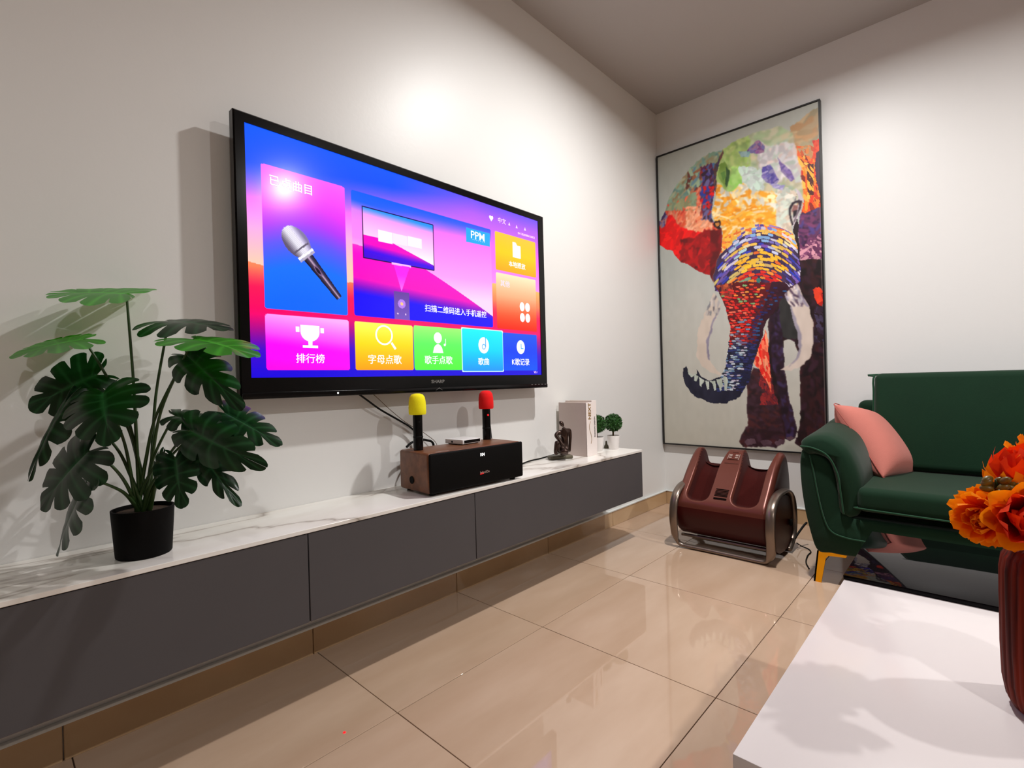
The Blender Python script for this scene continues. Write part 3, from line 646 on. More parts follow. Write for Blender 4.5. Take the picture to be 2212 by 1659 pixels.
# head
hdm = P([(0.450, 0.051), (0.518, 0.034), (0.614, 0.028), (0.706, 0.027), (0.806, 0.035), (0.863, 0.065), (0.887, 0.121), (0.909, 0.196), (0.919, 0.243), (0.910, 0.280), (0.890, 0.307), (0.846, 0.338), (0.855, 0.365), (0.874, 0.399), (0.890, 0.466), (0.882, 0.504), (0.821, 0.520), (0.709, 0.525), (0.523, 0.512), (0.381, 0.495), (0.374, 0.451), (0.408, 0.396), (0.435, 0.355), (0.442, 0.320), (0.428, 0.290), (0.390, 0.268), (0.376, 0.244), (0.404, 0.193), (0.402, 0.143), (0.398, 0.099), (0.417, 0.073)], (180, 186, 150), 12)
hy = hdm & (DY < 640)
dabs(hy, 900, [(172, 184, 144), (182, 188, 154), (160, 178, 138), (190, 184, 156), (170, 188, 166), (190, 178, 146)], .05, .022, .4, .9, 20); smear(hy, 0, 3)
dabs(hy & (NY < 430) & (NX < 470), 330, [(156, 184, 100), (164, 190, 112), (146, 170, 104), (178, 192, 120)], .04, .018, 1.2, .7, 21)
dabs(hy & (NX > 390) & (NX < 480) & (NY > 330) & (NY < 450), 70, [(150, 208, 96), (168, 212, 112), (158, 200, 110)], .04, .02, 1, .8, 22); smear(hy, 0, 2)
dabs(hy & (NX > 520) & (NY > 215) & (NY < 400), 330, [(204, 196, 198), (198, 194, 196), (210, 204, 202), (188, 198, 186), (210, 190, 184)], .05, .022, .9, .8, 23); smear(hy, 0, 2)
dabs(hy & (NX > 440) & (NX < 540) & (NY > 330) & (NY < 430), 60, [(190, 210, 196), (196, 206, 200)], .04, .02, .9, .8, 123)
yl = hdm & (NY + 50 * n1 > 415 + .05 * (DX - 320)) & (NX + 90 * n1 + 40 * n3 < 640 + .3 * (DY - 430)) & (DY < 660)
dabs(yl, 900, [(244, 200, 106), (240, 184, 90), (246, 214, 140), (232, 206, 160), (246, 176, 70), (226, 214, 186), (242, 192, 120)], .045, .018, .2, .8, 24); smear(yl, 0, 2)
smear(yl, 0, 2)
dabs(yl & (NY < 540), 70, [(248, 168, 50), (246, 156, 40), (250, 226, 170), (222, 216, 200)], .04, .016, .9, .8, 25)
dabs(yl & (NY > 525), 170, [(250, 170, 40), (248, 182, 70), (244, 150, 30), (244, 214, 160)], .045, .013, .1, .5, 26)
dabs(hdm & (NX > 600) & (NY > 420) & (DY < 620) & (DX < 690), 120, [(204, 208, 196), (216, 212, 198), (196, 204, 190), (214, 196, 176)], .04, .018, .9, .7, 126)
for q, pal_, nn in (([(0.639, 0.061), (0.679, 0.056), (0.710, 0.079), (0.703, 0.097), (0.664, 0.095), (0.618, 0.085), (0.601, 0.076)], [(110, 64, 124), (130, 80, 136), (120, 110, 160), (160, 120, 150)], 70), ([(0.701, 0.142), (0.733, 0.140), (0.763, 0.164), (0.789, 0.193), (0.761, 0.202), (0.714, 0.189), (0.690, 0.170)], [(96, 88, 160), (116, 100, 164), (150, 140, 184), (80, 70, 146)], 80), ([(0.781, 0.124), (0.825, 0.157), (0.876, 0.205), (0.847, 0.208), (0.803, 0.168)], [(120, 96, 156), (150, 130, 176), (104, 86, 154)], 80), ([(0.558, 0.069), (0.625, 0.082), (0.611, 0.098), (0.571, 0.090)], [(120, 156, 156), (136, 160, 160)], 30), ([(0.724, 0.192), (0.823, 0.213), (0.804, 0.224), (0.749, 0.208)], [(150, 144, 190), (170, 160, 196)], 30)):
    dabs(P(q, pal_[0]), nn, pal_, .022, .009, .8, .9, 27)
P([(0.427, 0.096), (0.466, 0.089), (0.493, 0.120), (0.496, 0.153), (0.472, 0.174), (0.442, 0.148), (0.423, 0.124)], (120, 150, 70), 30); P([(0.467, 0.102), (0.492, 0.120), (0.494, 0.152), (0.475, 0.169), (0.462, 0.155), (0.477, 0.132)], (56, 84, 50), 30); P([(0.443, 0.120), (0.467, 0.116), (0.474, 0.139), (0.451, 0.144)], (90, 130, 60), 20)
x_ = P([(0.455, 0.052), (0.432, 0.068), (0.401, 0.096), (0.384, 0.140), (0.400, 0.178), (0.415, 0.159), (0.408, 0.136), (0.421, 0.102), (0.440, 0.080), (0.461, 0.063)], (80, 56, 64), 30); dabs(x_, 60, [(60, 44, 80), (120, 74, 66), (60, 60, 70), (90, 60, 60)], .02, .006, 1.9, .3, 28)
# brow and eye
x_ = P([(0.882, 0.231), (0.911, 0.261), (0.906, 0.283), (0.883, 0.316), (0.851, 0.345), (0.857, 0.313), (0.879, 0.289), (0.885, 0.264)], (200, 188, 196), 20)
P([(0.834, 0.284), (0.854, 0.268), (0.892, 0.265), (0.899, 0.270), (0.863, 0.274), (0.846, 0.288), (0.847, 0.311), (0.858, 0.332), (0.851, 0.338), (0.838, 0.310)], (34, 22, 34), 8, False); P([(0.856, 0.278), (0.880, 0.276), (0.882, 0.290), (0.865, 0.297), (0.851, 0.292)], (140, 90, 86), 30); P([(0.858, 0.294), (0.882, 0.293), (0.874, 0.308), (0.859, 0.314)], (30, 20, 30), 4, False)
P([(0.873, 0.272), (0.892, 0.266), (0.908, 0.271), (0.898, 0.292), (0.878, 0.310), (0.863, 0.329), (0.861, 0.322), (0.881, 0.303), (0.891, 0.283), (0.887, 0.275)], (52, 34, 44), 8, False)
P([(0.881, 0.244), (0.873, 0.262), (0.864, 0.269), (0.874, 0.256)], (60, 44, 54), 4, False)
P([(0.878, 0.315), (0.889, 0.342), (0.880, 0.374), (0.891, 0.447), (0.894, 0.538), (0.869, 0.523), (0.871, 0.432), (0.859, 0.365), (0.851, 0.345)], (36, 18, 26), 14)
P([(0.383, 0.278), (0.395, 0.267), (0.422, 0.269), (0.433, 0.280), (0.421, 0.289), (0.429, 0.299), (0.406, 0.293), (0.392, 0.286)], (40, 20, 24), 10); P([(0.398, 0.275), (0.416, 0.274), (0.421, 0.283), (0.403, 0.286)], (200, 130, 60))
smear(yl, 0, 1); smear(m2, 0, 1)
smear(hy, 0, 1); smear(el, 0, 1)
# banded brow of the trunk: curved courses of small blocks
bm0 = hdm & (DY > 590 - .0 * DX + .0022 * (DX - 530) ** 2) & (DY < 905)
low = bm0 & (DY > 625 + .003 * (DX - 530) ** 2); cv[low] = rgb((60, 40, 74), 26)[low]
dabs(bm0 & ~low, 200, [(246, 170, 60), (240, 120, 50), (244, 200, 120)], .03, .01, .4, .5, 29)
r_ = np.random.RandomState(5)
for row in range(22):
    t_ = row / 21.; yc = 566 + 292 * t_; half = 105 + 75 * min(1, t_ * 2.2) + 10 * t_; xc = 535 - 20 * t_; ncell = 12
    for cidx in range(ncell + 1):
        x0 = xc - half * 1.05 + 2.1 * half * (cidx + .5 * (row % 2)) / ncell + r_.randn() * 3
        k_ = .0030 if t_ > .1 else .0020
        y0 = yc + k_ * (x0 - xc) ** 2 + r_.randn() * 2.0; sl = 2 * k_ * (x0 - xc)
        if t_ < .12: pal = [(110, 96, 176), (244, 190, 80), (150, 120, 180), (240, 200, 110), (90, 70, 150)]
        elif t_ < .34: pal = [(240, 196, 84), (124, 116, 196), (214, 204, 226), (236, 210, 150), (90, 64, 150), (196, 196, 220), (226, 180, 90), (130, 170, 216), (244, 160, 60)]
        elif t_ < .52: pal = [(40, 54, 190), (228, 184, 80), (196, 200, 230), (120, 76, 170), (180, 214, 226), (50, 60, 180), (220, 200, 150)]
        elif t_ < .80: pal = [(250, 184, 40), (248, 172, 36), (246, 196, 66), (238, 110, 40), (250, 178, 50), (214, 180, 110), (250, 190, 50)]
        else: pal = [(230, 50, 26), (240, 96, 34), (236, 140, 50), (200, 24, 20), (224, 44, 34), (120, 150, 120)]
        if t_ > .4 and abs(x0 - xc) > half * .62: pal = [(46, 60, 180), (90, 80, 180), (214, 190, 110), (200, 190, 216), (60, 50, 120), (120, 90, 170)]
        if r_.rand() < .12: continue
        c_ = np.array(pal[r_.randint(len(pal))], float) * (.92 + .14 * r_.rand()); su = half / ncell * (.78 + .5 * r_.rand()); sv = 5.0 + 2.6 * r_.rand()
        ex = DX - x0; ey = DY - y0 - sl * ex
        e_ = np.abs(ex / su) ** 3 + np.abs(ey / sv) ** 3
        cv[(e_ < 1) & bm0] = c_
disc_ = np.hypot(DX - 517, (DY - 842) / 1.0) < 10; cv[disc_ & hdm] = (50, 120, 110)
P([(0.809, 0.519), (0.882, 0.504), (0.887, 0.537), (0.856, 0.538), (0.826, 0.543), (0.795, 0.551)], (60, 28, 48), 30)
# trunk
tk = P([(0.385, 0.479), (0.454, 0.552), (0.473, 0.616), (0.464, 0.679), (0.438, 0.740), (0.404, 0.770), (0.337, 0.785), (0.280, 0.774), (0.241, 0.747), (0.243, 0.763), (0.207, 0.769), (0.184, 0.753), (0.173, 0.735), (0.153, 0.745), (0.149, 0.762), (0.166, 0.799), (0.227, 0.837), (0.333, 0.859), (0.438, 0.861), (0.521, 0.838), (0.589, 0.788), (0.624, 0.726), (0.664, 0.659), (0.700, 0.602), (0.757, 0.568), (0.833, 0.518), (0.810, 0.499), (0.497, 0.475)], (96, 14, 18), 26)
sh = tk & (DX > 505 + .0 * DY) & (DX + .32 * (DY - 900) > 560) ; cv[sh] = rgb((50, 14, 30), 16)[sh]
lo_ = tk & (NY > 1130); cv[lo_] = rgb((26, 26, 48), 18)[lo_]
dabs(tk & (DY < 930) & (DX < 400), 90, [(110, 30, 34), (60, 20, 34), (180, 80, 40), (140, 50, 40)], .025, .01, 1.6, .5, 30)
for row in range(46):
    t_ = row / 45.; yc = 862 + 470 * t_; xc = np.interp(t_, [0, .25, .55, .8, 1], [500, 462, 438, 420, 392]); half = np.interp(t_, [0, .2, .45, 1], [150, 88, 66, 60])
    for cidx in range(9):
        x0 = xc - half + 2 * half * (cidx + .5 * (row % 2) + r_.randn() * .15) / 8.5; y0 = yc + .0016 * (x0 - xc) ** 2 + r_.randn() * 1.6
        if t_ < .45: pal = [(232, 30, 22), (224, 56, 34), (240, 110, 84), (190, 12, 20), (236, 50, 34), (210, 22, 22), (222, 40, 30)] + ([(236, 150, 60), (120, 170, 110), (230, 90, 40)] if t_ < .2 else [(110, 140, 170)])
        elif t_ < .6: pal = [(220, 50, 40), (150, 166, 186), (70, 56, 90), (230, 130, 110), (150, 30, 34), (110, 100, 140)]
        else: pal = [(150, 170, 184), (196, 204, 214), (54, 64, 120), (100, 130, 164), (40, 50, 110), (180, 170, 190), (30, 34, 70)]
        if x0 > xc + half * .45: pal = [(60, 20, 40), (34, 34, 90), (90, 20, 34), (40, 80, 130)] if t_ < .5 else [(24, 26, 60), (40, 44, 100)]
        if r_.rand() < .1: continue
        e_ = np.abs((DX - x0) / (6.5 + 4.5 * r_.rand())) ** 2.5 + np.abs((DY - y0) / (3.2 + 1.2 * r_.rand())) ** 2.5
        cv[(e_ < 1) & tk] = np.array(pal[r_.randint(len(pal))], float)
for q in ([(0.414, 0.770), (0.454, 0.776), (0.443, 0.819), (0.429, 0.821)], [(0.375, 0.781), (0.411, 0.777), (0.411, 0.819), (0.400, 0.821)], [(0.337, 0.787), (0.369, 0.784), (0.379, 0.818), (0.368, 0.819)], [(0.301, 0.785), (0.334, 0.787), (0.332, 0.815), (0.320, 0.815)], [(0.264, 0.776), (0.295, 0.783), (0.281, 0.805), (0.269, 0.802)], [(0.234, 0.766), (0.258, 0.774), (0.245, 0.789), (0.230, 0.784)], [(0.178, 0.743), (0.194, 0.758), (0.221, 0.766), (0.241, 0.759), (0.240, 0.768), (0.205, 0.773), (0.184, 0.762)]):
    P(q, (186, 194, 182), 40)
# tusks
tl = P([(0.378, 0.499), (0.422, 0.541), (0.410, 0.566), (0.372, 0.607), (0.340, 0.653), (0.329, 0.693), (0.340, 0.719), (0.374, 0.748), (0.414, 0.760), (0.408, 0.769), (0.347, 0.760), (0.282, 0.739), (0.252, 0.708), (0.249, 0.650), (0.280, 0.592), (0.334, 0.536)], (206, 190, 176), 12)
P([(0.413, 0.549), (0.398, 0.573), (0.363, 0.614), (0.339, 0.653), (0.329, 0.693), (0.340, 0.722), (0.325, 0.716), (0.316, 0.689), (0.323, 0.651), (0.352, 0.610), (0.386, 0.572)], (136, 128, 148), 20)
dabs(tl & (DY < 1000), 26, [(130, 130, 136), (156, 150, 152), (100, 92, 100), (196, 186, 180)], .022, .005, 1.9, .2, 31); smear(tl, 0, 2)
tr = P([(0.870, 0.507), (0.895, 0.535), (0.928, 0.579), (0.950, 0.638), (0.953, 0.683), (0.933, 0.721), (0.890, 0.748), (0.827, 0.763), (0.763, 0.762), (0.766, 0.758), (0.811, 0.745), (0.851, 0.725), (0.866, 0.699), (0.865, 0.667), (0.853, 0.627), (0.825, 0.573), (0.796, 0.535), (0.821, 0.526)], (208, 192, 180), 12)
P([(0.798, 0.536), (0.814, 0.536), (0.845, 0.580), (0.876, 0.634), (0.886, 0.674), (0.875, 0.713), (0.850, 0.735), (0.811, 0.752), (0.823, 0.744), (0.853, 0.724), (0.866, 0.699), (0.865, 0.667), (0.853, 0.627), (0.825, 0.573)], (150, 142, 156), 18)
dabs(tr & (DY < 960), 46, [(190, 182, 190), (110, 92, 110), (216, 202, 196), (150, 140, 160), (80, 60, 80)], .022, .005, 1.1, .3, 32); smear(tr, 0, 2)
cv = np.clip(cv, 0, 255)
ca = raster_grid('canvas', cv, (-.0262, PY0 - Fw, PZ1 - Fw), (0, PY1 - PY0 + 2 * Fw, 0), (0, 0, PZ0 - PZ1 + 2 * Fw), M['canvas'], pic)
tag(ca, 'canvas painted with an elephant in red, yellow, blue and green dabs')

# ---------------------------------------------------------------- coffee table with a raised black glass half
TBX0, TBXM, TBX1, TBY1, TBY0, TBZ = -2.629, -1.970, -1.576, -1.371, -1.985, .42
ct = empty('coffee_table', (-2.1, -1.68, 0), label='glossy white coffee table with a black glass panel on its far end', cat='table')
box('table_top', TBX0, TBX1 - .01, TBY0, TBY1, TBZ - .045, TBZ, M['gloss_white'], ct, .0015, 2)
box('glass_panel', TBXM, TBX1, TBY0 - .002, TBY1 + .001, TBZ + .0005, TBZ + .0095, M['black_glass'], ct, .001, 2)
box('cabinet', TBX0 + .05, TBX1 - .08, TBY0 + .04, TBY1 - .06, .13, TBZ - .0455, M['side_grey'], ct, .003, 2)
box('drawer_front', TBX0 + .036, TBX0 + .0495, TBY0 + .045, TBY1 - .065, .14, TBZ - .052, M['gloss_white'], ct, .003, 2)
for sx_, sy_ in ((TBX0 + .10, TBY0 + .09), (TBX0 + .10, TBY1 - .10), (TBX1 - .14, TBY0 + .09), (TBX1 - .14, TBY1 - .10)):
    box('leg', sx_ - .022, sx_ + .022, sy_ - .022, sy_ + .022, 0, .1298, M['black_matte'], ct, .003, 1)

# ---------------------------------------------------------------- green velvet sofa
sf = empty('sofa', (-.45, -1.75, 0), label='dark green velvet sofa with curved padded arm and gold legs against the far wall', cat='sofa')
def loft(name, sec, xs_, fn, mt, n=5, closed=True):
    """sweep a closed y-z outline along x; fn(t, (y, z)) warps it; the ends close with domes."""
    pts = [Vector((0, a, b)) for a, b in sec]; P2 = pts[-1:] + pts + pts[:2]; o = []
    for i in range(1, len(P2) - 2):
        for k in range(n):
            t = k / n; a, b, c, d = P2[i - 1], P2[i], P2[i + 1], P2[i + 2]
            o.append(.5 * ((2 * b) + (c - a) * t + (2 * a - 5 * b + 4 * c - d) * t * t + (3 * b - a - 3 * c + d) * t ** 3))
    cy = sum(p.y for p in o) / len(o); cz = sum(p.z for p in o) / len(o); V = []; F = []; m_ = len(o)
    for j, x in enumerate(xs_):
        t = j / (len(xs_) - 1)
        for p in o:
            sc_, y, z, dx = fn(t, p.y, p.z, cy, cz); V.append((x + dx, y, z))
    for j in range(len(xs_) - 1):
        for k in range(m_): F.append((j * m_ + k, j * m_ + (k + 1) % m_, (j + 1) * m_ + (k + 1) % m_, (j + 1) * m_ + k))
    F.append(tuple(range(m_))); F.append(tuple((len(xs_) - 1) * m_ + k for k in range(m_ - 1, -1, -1)))
    ob = obj(name, V, F, mt, sf, True); 
    bm = bmesh.new(); bm.from_mesh(ob.data); bmesh.ops.recalc_face_normals(bm, faces=bm.faces); bm.to_mesh(ob.data); bm.free()
    return ob
def armwarp(t, y, z, cy, cz):
    e = .965 if t < .001 else 1
    y2 = cy + (y - cy) * e; z2 = cz + (z - cz) * e
    return 1, y2, z2 + (.04 * t if z > .3 else 0), 0
xsA = [-.872, -.866, -.84, -.76, -.6, -.4, -.2, -.04]
loft('arm', [(-1.092, .132), (-1.068, .20), (-1.045, .32), (-1.036, .42), (-1.036, .50), (-1.050, .545), (-1.095, .53), (-1.145, .49), (-1.168, .40), (-1.178, .31), (-1.215, .285), (-1.24, .27), (-1.24, .15), (-1.20, .132), (-1.14, .131)], xsA, armwarp, M['velvet'])
def padwarp(t, y, z, cy, cz):
    e = {0: .72, 1: .93}.get(round(t * 9), 1.0)
    b_ = math.sin(PI * min(1, t * 1.3)) * .012
    return 1, cy + (y - cy) * e - b_, cz + (z - cz) * (1 - (1 - e) * .4) - .012 + .055 * t, 0
xsP = [-.882, -.872, -.85, -.78, -.66, -.54, -.42, -.30, -.2, -.12]
loft('arm_pad', [(-1.036, .552), (-1.085, .552), (-1.140, .528), (-1.168, .46), (-1.180, .38), (-1.190, .30), (-1.225, .30), (-1.238, .38), (-1.228, .47), (-1.190, .56), (-1.125, .607), (-1.062, .602), (-1.03, .58)], xsP, padwarp, M['velvet'])
tube('arm_pad_piping', [(-.884, -1.040, .560), (-.886, -1.085, .556), (-.886, -1.138, .528), (-.886, -1.170, .46), (-.886, -1.180, .38), (-.886, -1.188, .30)], .0035, M['velvet_dark'], sf, 6)
tube('arm_piping', [(-.873, -1.072, .525), (-.875, -1.084, .46), (-.875, -1.099, .36), (-.875, -1.118, .27), (-.876, -1.142, .222), (-.876, -1.19, .205), (-.876, -1.27, .202), (-.876, -1.6, .202), (-.876, -2.7, .202)], .003, M['velvet_dark'], sf, 6)
box('front_rail', -.870, -.80, -2.75, -1.20, .132, .286, M['velvet'], sf, .016, 4)
box('seat_base', -.82, -.06, -2.75, -1.16, .15, .30, M['velvet'], sf, .01, 2)
def pillow_geo(cx, cy, cz, lx, ly, lz, pw=6, puff=.35, n=20, rnd=.12):
    """cushion: superellipse box whose faces swell towards the middle (local axes x, y, z)."""
    V = []; F = []
    for side in (1, -1):
        base = len(V)
        for i in range(n + 1):
            for j in range(n + 1):
                a = -1 + 2 * i / n; b = -1 + 2 * j / n
                ea = math.copysign(1 - (1 - abs(a)) ** 1.6, a); eb = math.copysign(1 - (1 - abs(b)) ** 1.6, b)
                edge = (1 - abs(ea) ** pw) * (1 - abs(eb) ** pw); h = edge ** .5
                bulge = (1 - ea * ea) * (1 - eb * eb)
                V.append((ea, eb, side * h * (1 - puff + puff * bulge ** .5)))
        for i in range(n):
            for j in range(n):
                q = (base + i * (n + 1) + j, base + (i + 1) * (n + 1) + j, base + (i + 1) * (n + 1) + j + 1, base + i * (n + 1) + j + 1)
                F.append(q if side == 1 else q[::-1])
    return [(cx + x * lx / 2, cy + y * ly / 2, cz + z * lz / 2) for x, y, z in V], F
def merge(o, d=1e-5):
    bm = bmesh.new(); bm.from_mesh(o.data); bmesh.ops.remove_doubles(bm, verts=bm.verts, dist=d); bm.to_mesh(o.data); bm.free(); return o
box('seat_cushion', -.886, -.19, -2.74, -1.228, .316, .412, M['velvet'], sf, .030, 6)
tube('seat_piping', [(-.62, -1.226, .333), (-.80, -1.226, .333), (-.872, -1.232, .332), (-.886, -1.28, .330), (-.887, -1.8, .322), (-.887, -2.7, .32)], .0035, M['velvet_dark'], sf, 6)
bk = box('back_cushion', -.085, .085, -.755, .755, -.225, .225, M['velvet'], sf, .032, 6, world=False)
bk.rotation_euler = (0, math.radians(12), 0); bk.location = Vector((-.265, -1.978, .622)) - Vector(sf.location)
tube('back_piping', [(-.352, -1.224, .44), (-.318, -1.220, .60), (-.285, -1.219, .76), (-.272, -1.217, .815), (-.262, -1.222, .840), (-.255, -1.25, .848), (-.255, -1.9, .850), (-.255, -2.7, .850)], .0045, M['velvet_dark'], sf, 6)
box('back_frame', -.135, -.03, -2.78, -1.13, .14, .718, M['velvet'], sf, .035, 5)
def gold_leg(y, sgn, x0=-.866, x1=-.858, dx=1):
    pts = [(-.000, .131), (.105, .133), (.100, .121), (.040, .116), (.030, .104), (.012, 0), (-.015, 0)]
    V = [(x0, y - sgn * a, b) for a, b in pts] + [(x1, y - sgn * a, b) for a, b in pts]; n = len(pts)
    F = [tuple(range(n)), tuple(range(2 * n - 1, n - 1, -1))] + [(i, (i + 1) % n, n + (i + 1) % n, n + i) for i in range(n)]
    q = [(x0, -.0, .131), (x0 + .11 * dx, -.0, .131), (x0 + .105 * dx, .002, .119), (x0 + .04 * dx, .002, .112), (x0 + .012 * dx, -.012, 0), (x0, -.015, 0)]
    b0 = len(V); V += [(a, y - sgn * (b), c_) for a, b, c_ in q] + [(a, y - sgn * (b + .006), c_) for a, b, c_ in q]; n = len(q)
    F += [tuple(b0 + i for i in range(n)), tuple(b0 + i for i in range(2 * n - 1, n - 1, -1))] + [(b0 + i, b0 + (i + 1) % n, b0 + n + (i + 1) % n, b0 + n + i) for i in range(n)]
    return obj('leg', V, F, M['gold'], sf)
gold_leg(-1.089, 1); gold_leg(-2.78, -1); gold_leg(-1.12, 1, -.10, -.092, -1); gold_leg(-2.74, -1, -.10, -.092, -1)
loft('arm', [(-2.80, .132), (-2.83, .25), (-2.85, .42), (-2.84, .53), (-2.75, .50), (-2.71, .35), (-2.70, .14)], xsA, lambda t, y, z, cy, cz: (1, y, z + .05 * t * (z > .3), 0), M['velvet'])

# pink cushion leaning on the sofa arm
A = Vector((-.50, -1.105, .705)); B = Vector((-.600, -1.283, .420)); D = Vector((-.25, -1.322, .420))
e1 = (A - B); L1 = e1.length; e1.normalize(); e2 = (D - B); e2 = (e2 - e1 * e2.dot(e1)); L2 = e2.length; e2.normalize(); e3 = e1.cross(e2)
pc = B + e1 * L1 / 2 + e2 * L2 / 2 
pk = empty('throw_cushion', tuple(pc), label='dusty pink square cushion leaning on the green sofa arm', cat='cushion')
V, F = pillow_geo(0, 0, 0, L1 * 1.06, L2 * 1.06, .185, 5, .45, 26)
V2 = []
for (x, y, z) in V:   # pinch the four corners outward into points
    ax_, ay_ = abs(x) / (L1 * .53), abs(y) / (L2 * .54); s_ = 1 - .07 * ((1 - ax_ ** 2) * ay_ ** 3 + (1 - ay_ ** 2) * ax_ ** 3)
    V2.append(tuple(pc + (e1 * x + e2 * y) * s_ + e3 * z))
merge(obj('cushion_cover', V2, F, M['pink'], pk, True))
sm = []
for (a, b) in [(-1, -1), (0, -1), (1, -1), (1, 0), (1, 1), (0, 1), (-1, 1), (-1, 0), (-1, -1)]:
    s_ = .935 if 0 in (a, b) else 1.0
    sm.append(tuple(pc + (e1 * a * L1 * .53 + e2 * b * L2 * .54) * s_))
tube('seam', sm, .0022, M['pink_seam'], pk, 6)

# ---------------------------------------------------------------- foot massager
fm_ = empty('foot_massager', (-.63, -.66, 0), label='maroon foot massager with two foot wells on a grey cradle frame in the corner', cat='massager')
prof = [(-.735, .062), (-.775, .095), (-.795, .15), (-.797, .205), (-.788, .238), (-.755, .275), (-.70, .325), (-.64, .382), (-.575, .435), (-.53, .463), (-.495, .472), (-.46, .462), (-.425, .42), (-.40, .34), (-.395, .22), (-.42, .11), (-.50, .058), (-.62, .05)]
sp = spline([(x, 0, z) for x, z in prof], 9); ns = len(sp); cx_, cz_ = -.60, .22
nrm = []
for i in range(ns):
    t = (sp[min(i + 1, ns - 1)] - sp[max(i - 1, 0)]).normalized(); nrm.append(Vector((t.z, 0, -t.x)))   # inward
Y0, Y1 = -.878, -.436; NY_ = 170
def ss(a, b, x): x = min(1, max(0, (x - a) / (b - a))); return x * x * (3 - 2 * x)
arc = [0.]
for i in range(1, ns): arc.append(arc[-1] + (sp[i] - sp[i - 1]).length)
def depth(s, y):
    """how deep the two foot wells cut at arc length s (metres) and width y"""
    d = 0
    for (c_, hw) in ((-.545, .062), (-.770, .066)):
        st = .200; wid = hw * (1 + .25 * ss(.40, .60, s))
        if s < st + .05: wid = hw * math.sqrt(max(0, 1 - ((st + .05 - s) / .05) ** 2)) * .96 + .001
        if s < st: continue
        e = ss(0, .020, wid - abs(y - c_)); fr = .35 * max(0, (abs(y - c_) / max(wid, .01)))**2
        run = ss(st, st + .05, s) * .055 + ss(.40, .56, s) * .045
        d = max(d, e * run * (1 - fr)) * (1 - ss(.68, .74, s))
    return d
V = []; F = []; Fl = []; 
for i in range(ns):
    for j in range(NY_ + 1):
        y = Y0 + (Y1 - Y0) * j / NY_; edge = min(y - Y0, Y1 - y); rr_ = .022
        ins = rr_ - math.sqrt(max(0, rr_ ** 2 - max(0, rr_ - edge) ** 2))
        P_ = sp[i] + nrm[i] * (depth(arc[i], y) + ins); 
        if edge < .004: pass
        V.append((P_.x, y, P_.z))
deepen = []
for i in range(ns - 1):
    for j in range(NY_):
        q = (i * (NY_ + 1) + j, (i + 1) * (NY_ + 1) + j, (i + 1) * (NY_ + 1) + j + 1, i * (NY_ + 1) + j + 1)
        yc = Y0 + (Y1 - Y0) * (j + .5) / NY_; a_ = (arc[i] + arc[i + 1]) / 2
        if depth(a_, yc) > .010: Fl.append(q)
        elif .165 < a_ < .62: deepen.append(q)
        else: F.append(q)
nb = len(V)
F2 = list(F)
F2.append(tuple(i * (NY_ + 1) for i in range(ns))); F2.append(tuple(i * (NY_ + 1) + NY_ for i in range(ns - 1, -1, -1)))
F2 += [(j, j + 1, (ns - 1) * (NY_ + 1) + j + 1, (ns - 1) * (NY_ + 1) + j) for j in range(NY_)]
def clean(o):
    bm = bmesh.new(); bm.from_mesh(o.data); lo = [v for v in bm.verts if not v.link_faces]; bmesh.ops.delete(bm, geom=lo, context='VERTS'); bmesh.ops.recalc_face_normals(bm, faces=bm.faces)
    bm.to_mesh(o.data); bm.free()
    try: o.data.set_sharp_from_angle(angle=math.radians(50))
    except Exception: pass
    return o
clean(obj('housing', V, F2, M['maroon'], fm_, True))
clean(obj('top_shell', V, deepen, M['maroon_front'], fm_, True))
for w_i, sgn in (('foot_well', 1), ('foot_well', -1)):
    mid_y = -.66
    FF = [q for q in Fl if (V[q[0]][1] > mid_y) == (sgn > 0)]
    clean(obj(w_i, V, FF, M['maroon_cloth'], fm_, True))
def onshell(s, y, lift=.002):
    i = max(k for k in range(ns) if arc[k] <= s); return sp[i] - nrm[i] * lift + Vector((0, y, 0)), (sp[min(i + 1, ns - 1)] - sp[i]).normalized(), nrm[i]
for k in range(8):
    P_, T_, N_ = onshell(.232 + k * .0095, 0)
    box('vent_slot', P_.x - .0016, P_.x + .0016, -.690, -.628, P_.z - .0013, P_.z + .0013, M['black_matte'], fm_, .0005, 1)
P_, T_, N_ = onshell(.515, -.66, .0015)
def onplate(name, s0, s1, y0, y1, lift, th, mt):
    a, T1, N1 = onshell(s0, 0, lift); b, T2, N2_ = onshell(s1, 0, lift); V = []
    for p_, nn in ((a, N1), (b, N2_)):
        for y in (y0, y1):
            for l in (0, th): V.append((p_.x + nn.x * l, y, p_.z + nn.z * l))
    return obj(name, V, [(0, 2, 6, 4), (1, 5, 7, 3), (0, 4, 5, 1), (2, 3, 7, 6), (0, 1, 3, 2), (4, 6, 7, 5)], mt, fm_)
onplate('control_panel', .485, .528, -.688, -.632, .0035, .006, M['grey_print'])
onplate('control_panel_face', .488, .525, -.685, -.635, .0042, .002, M['maroon_front'])
for yb_ in (-.675, -.645):
    for sb_ in (.493, .511): onplate('button', sb_, sb_ + .008, yb_ - .007, yb_ + .007, .0056, .002, M['grey_print'])
onplate('brand_strip', .540, .544, -.675, -.645, .0035, .003, M['grey_print'])
onplate('trim_line', .462, .4645, -.695, -.625, .003, .003, M['grey_print'])
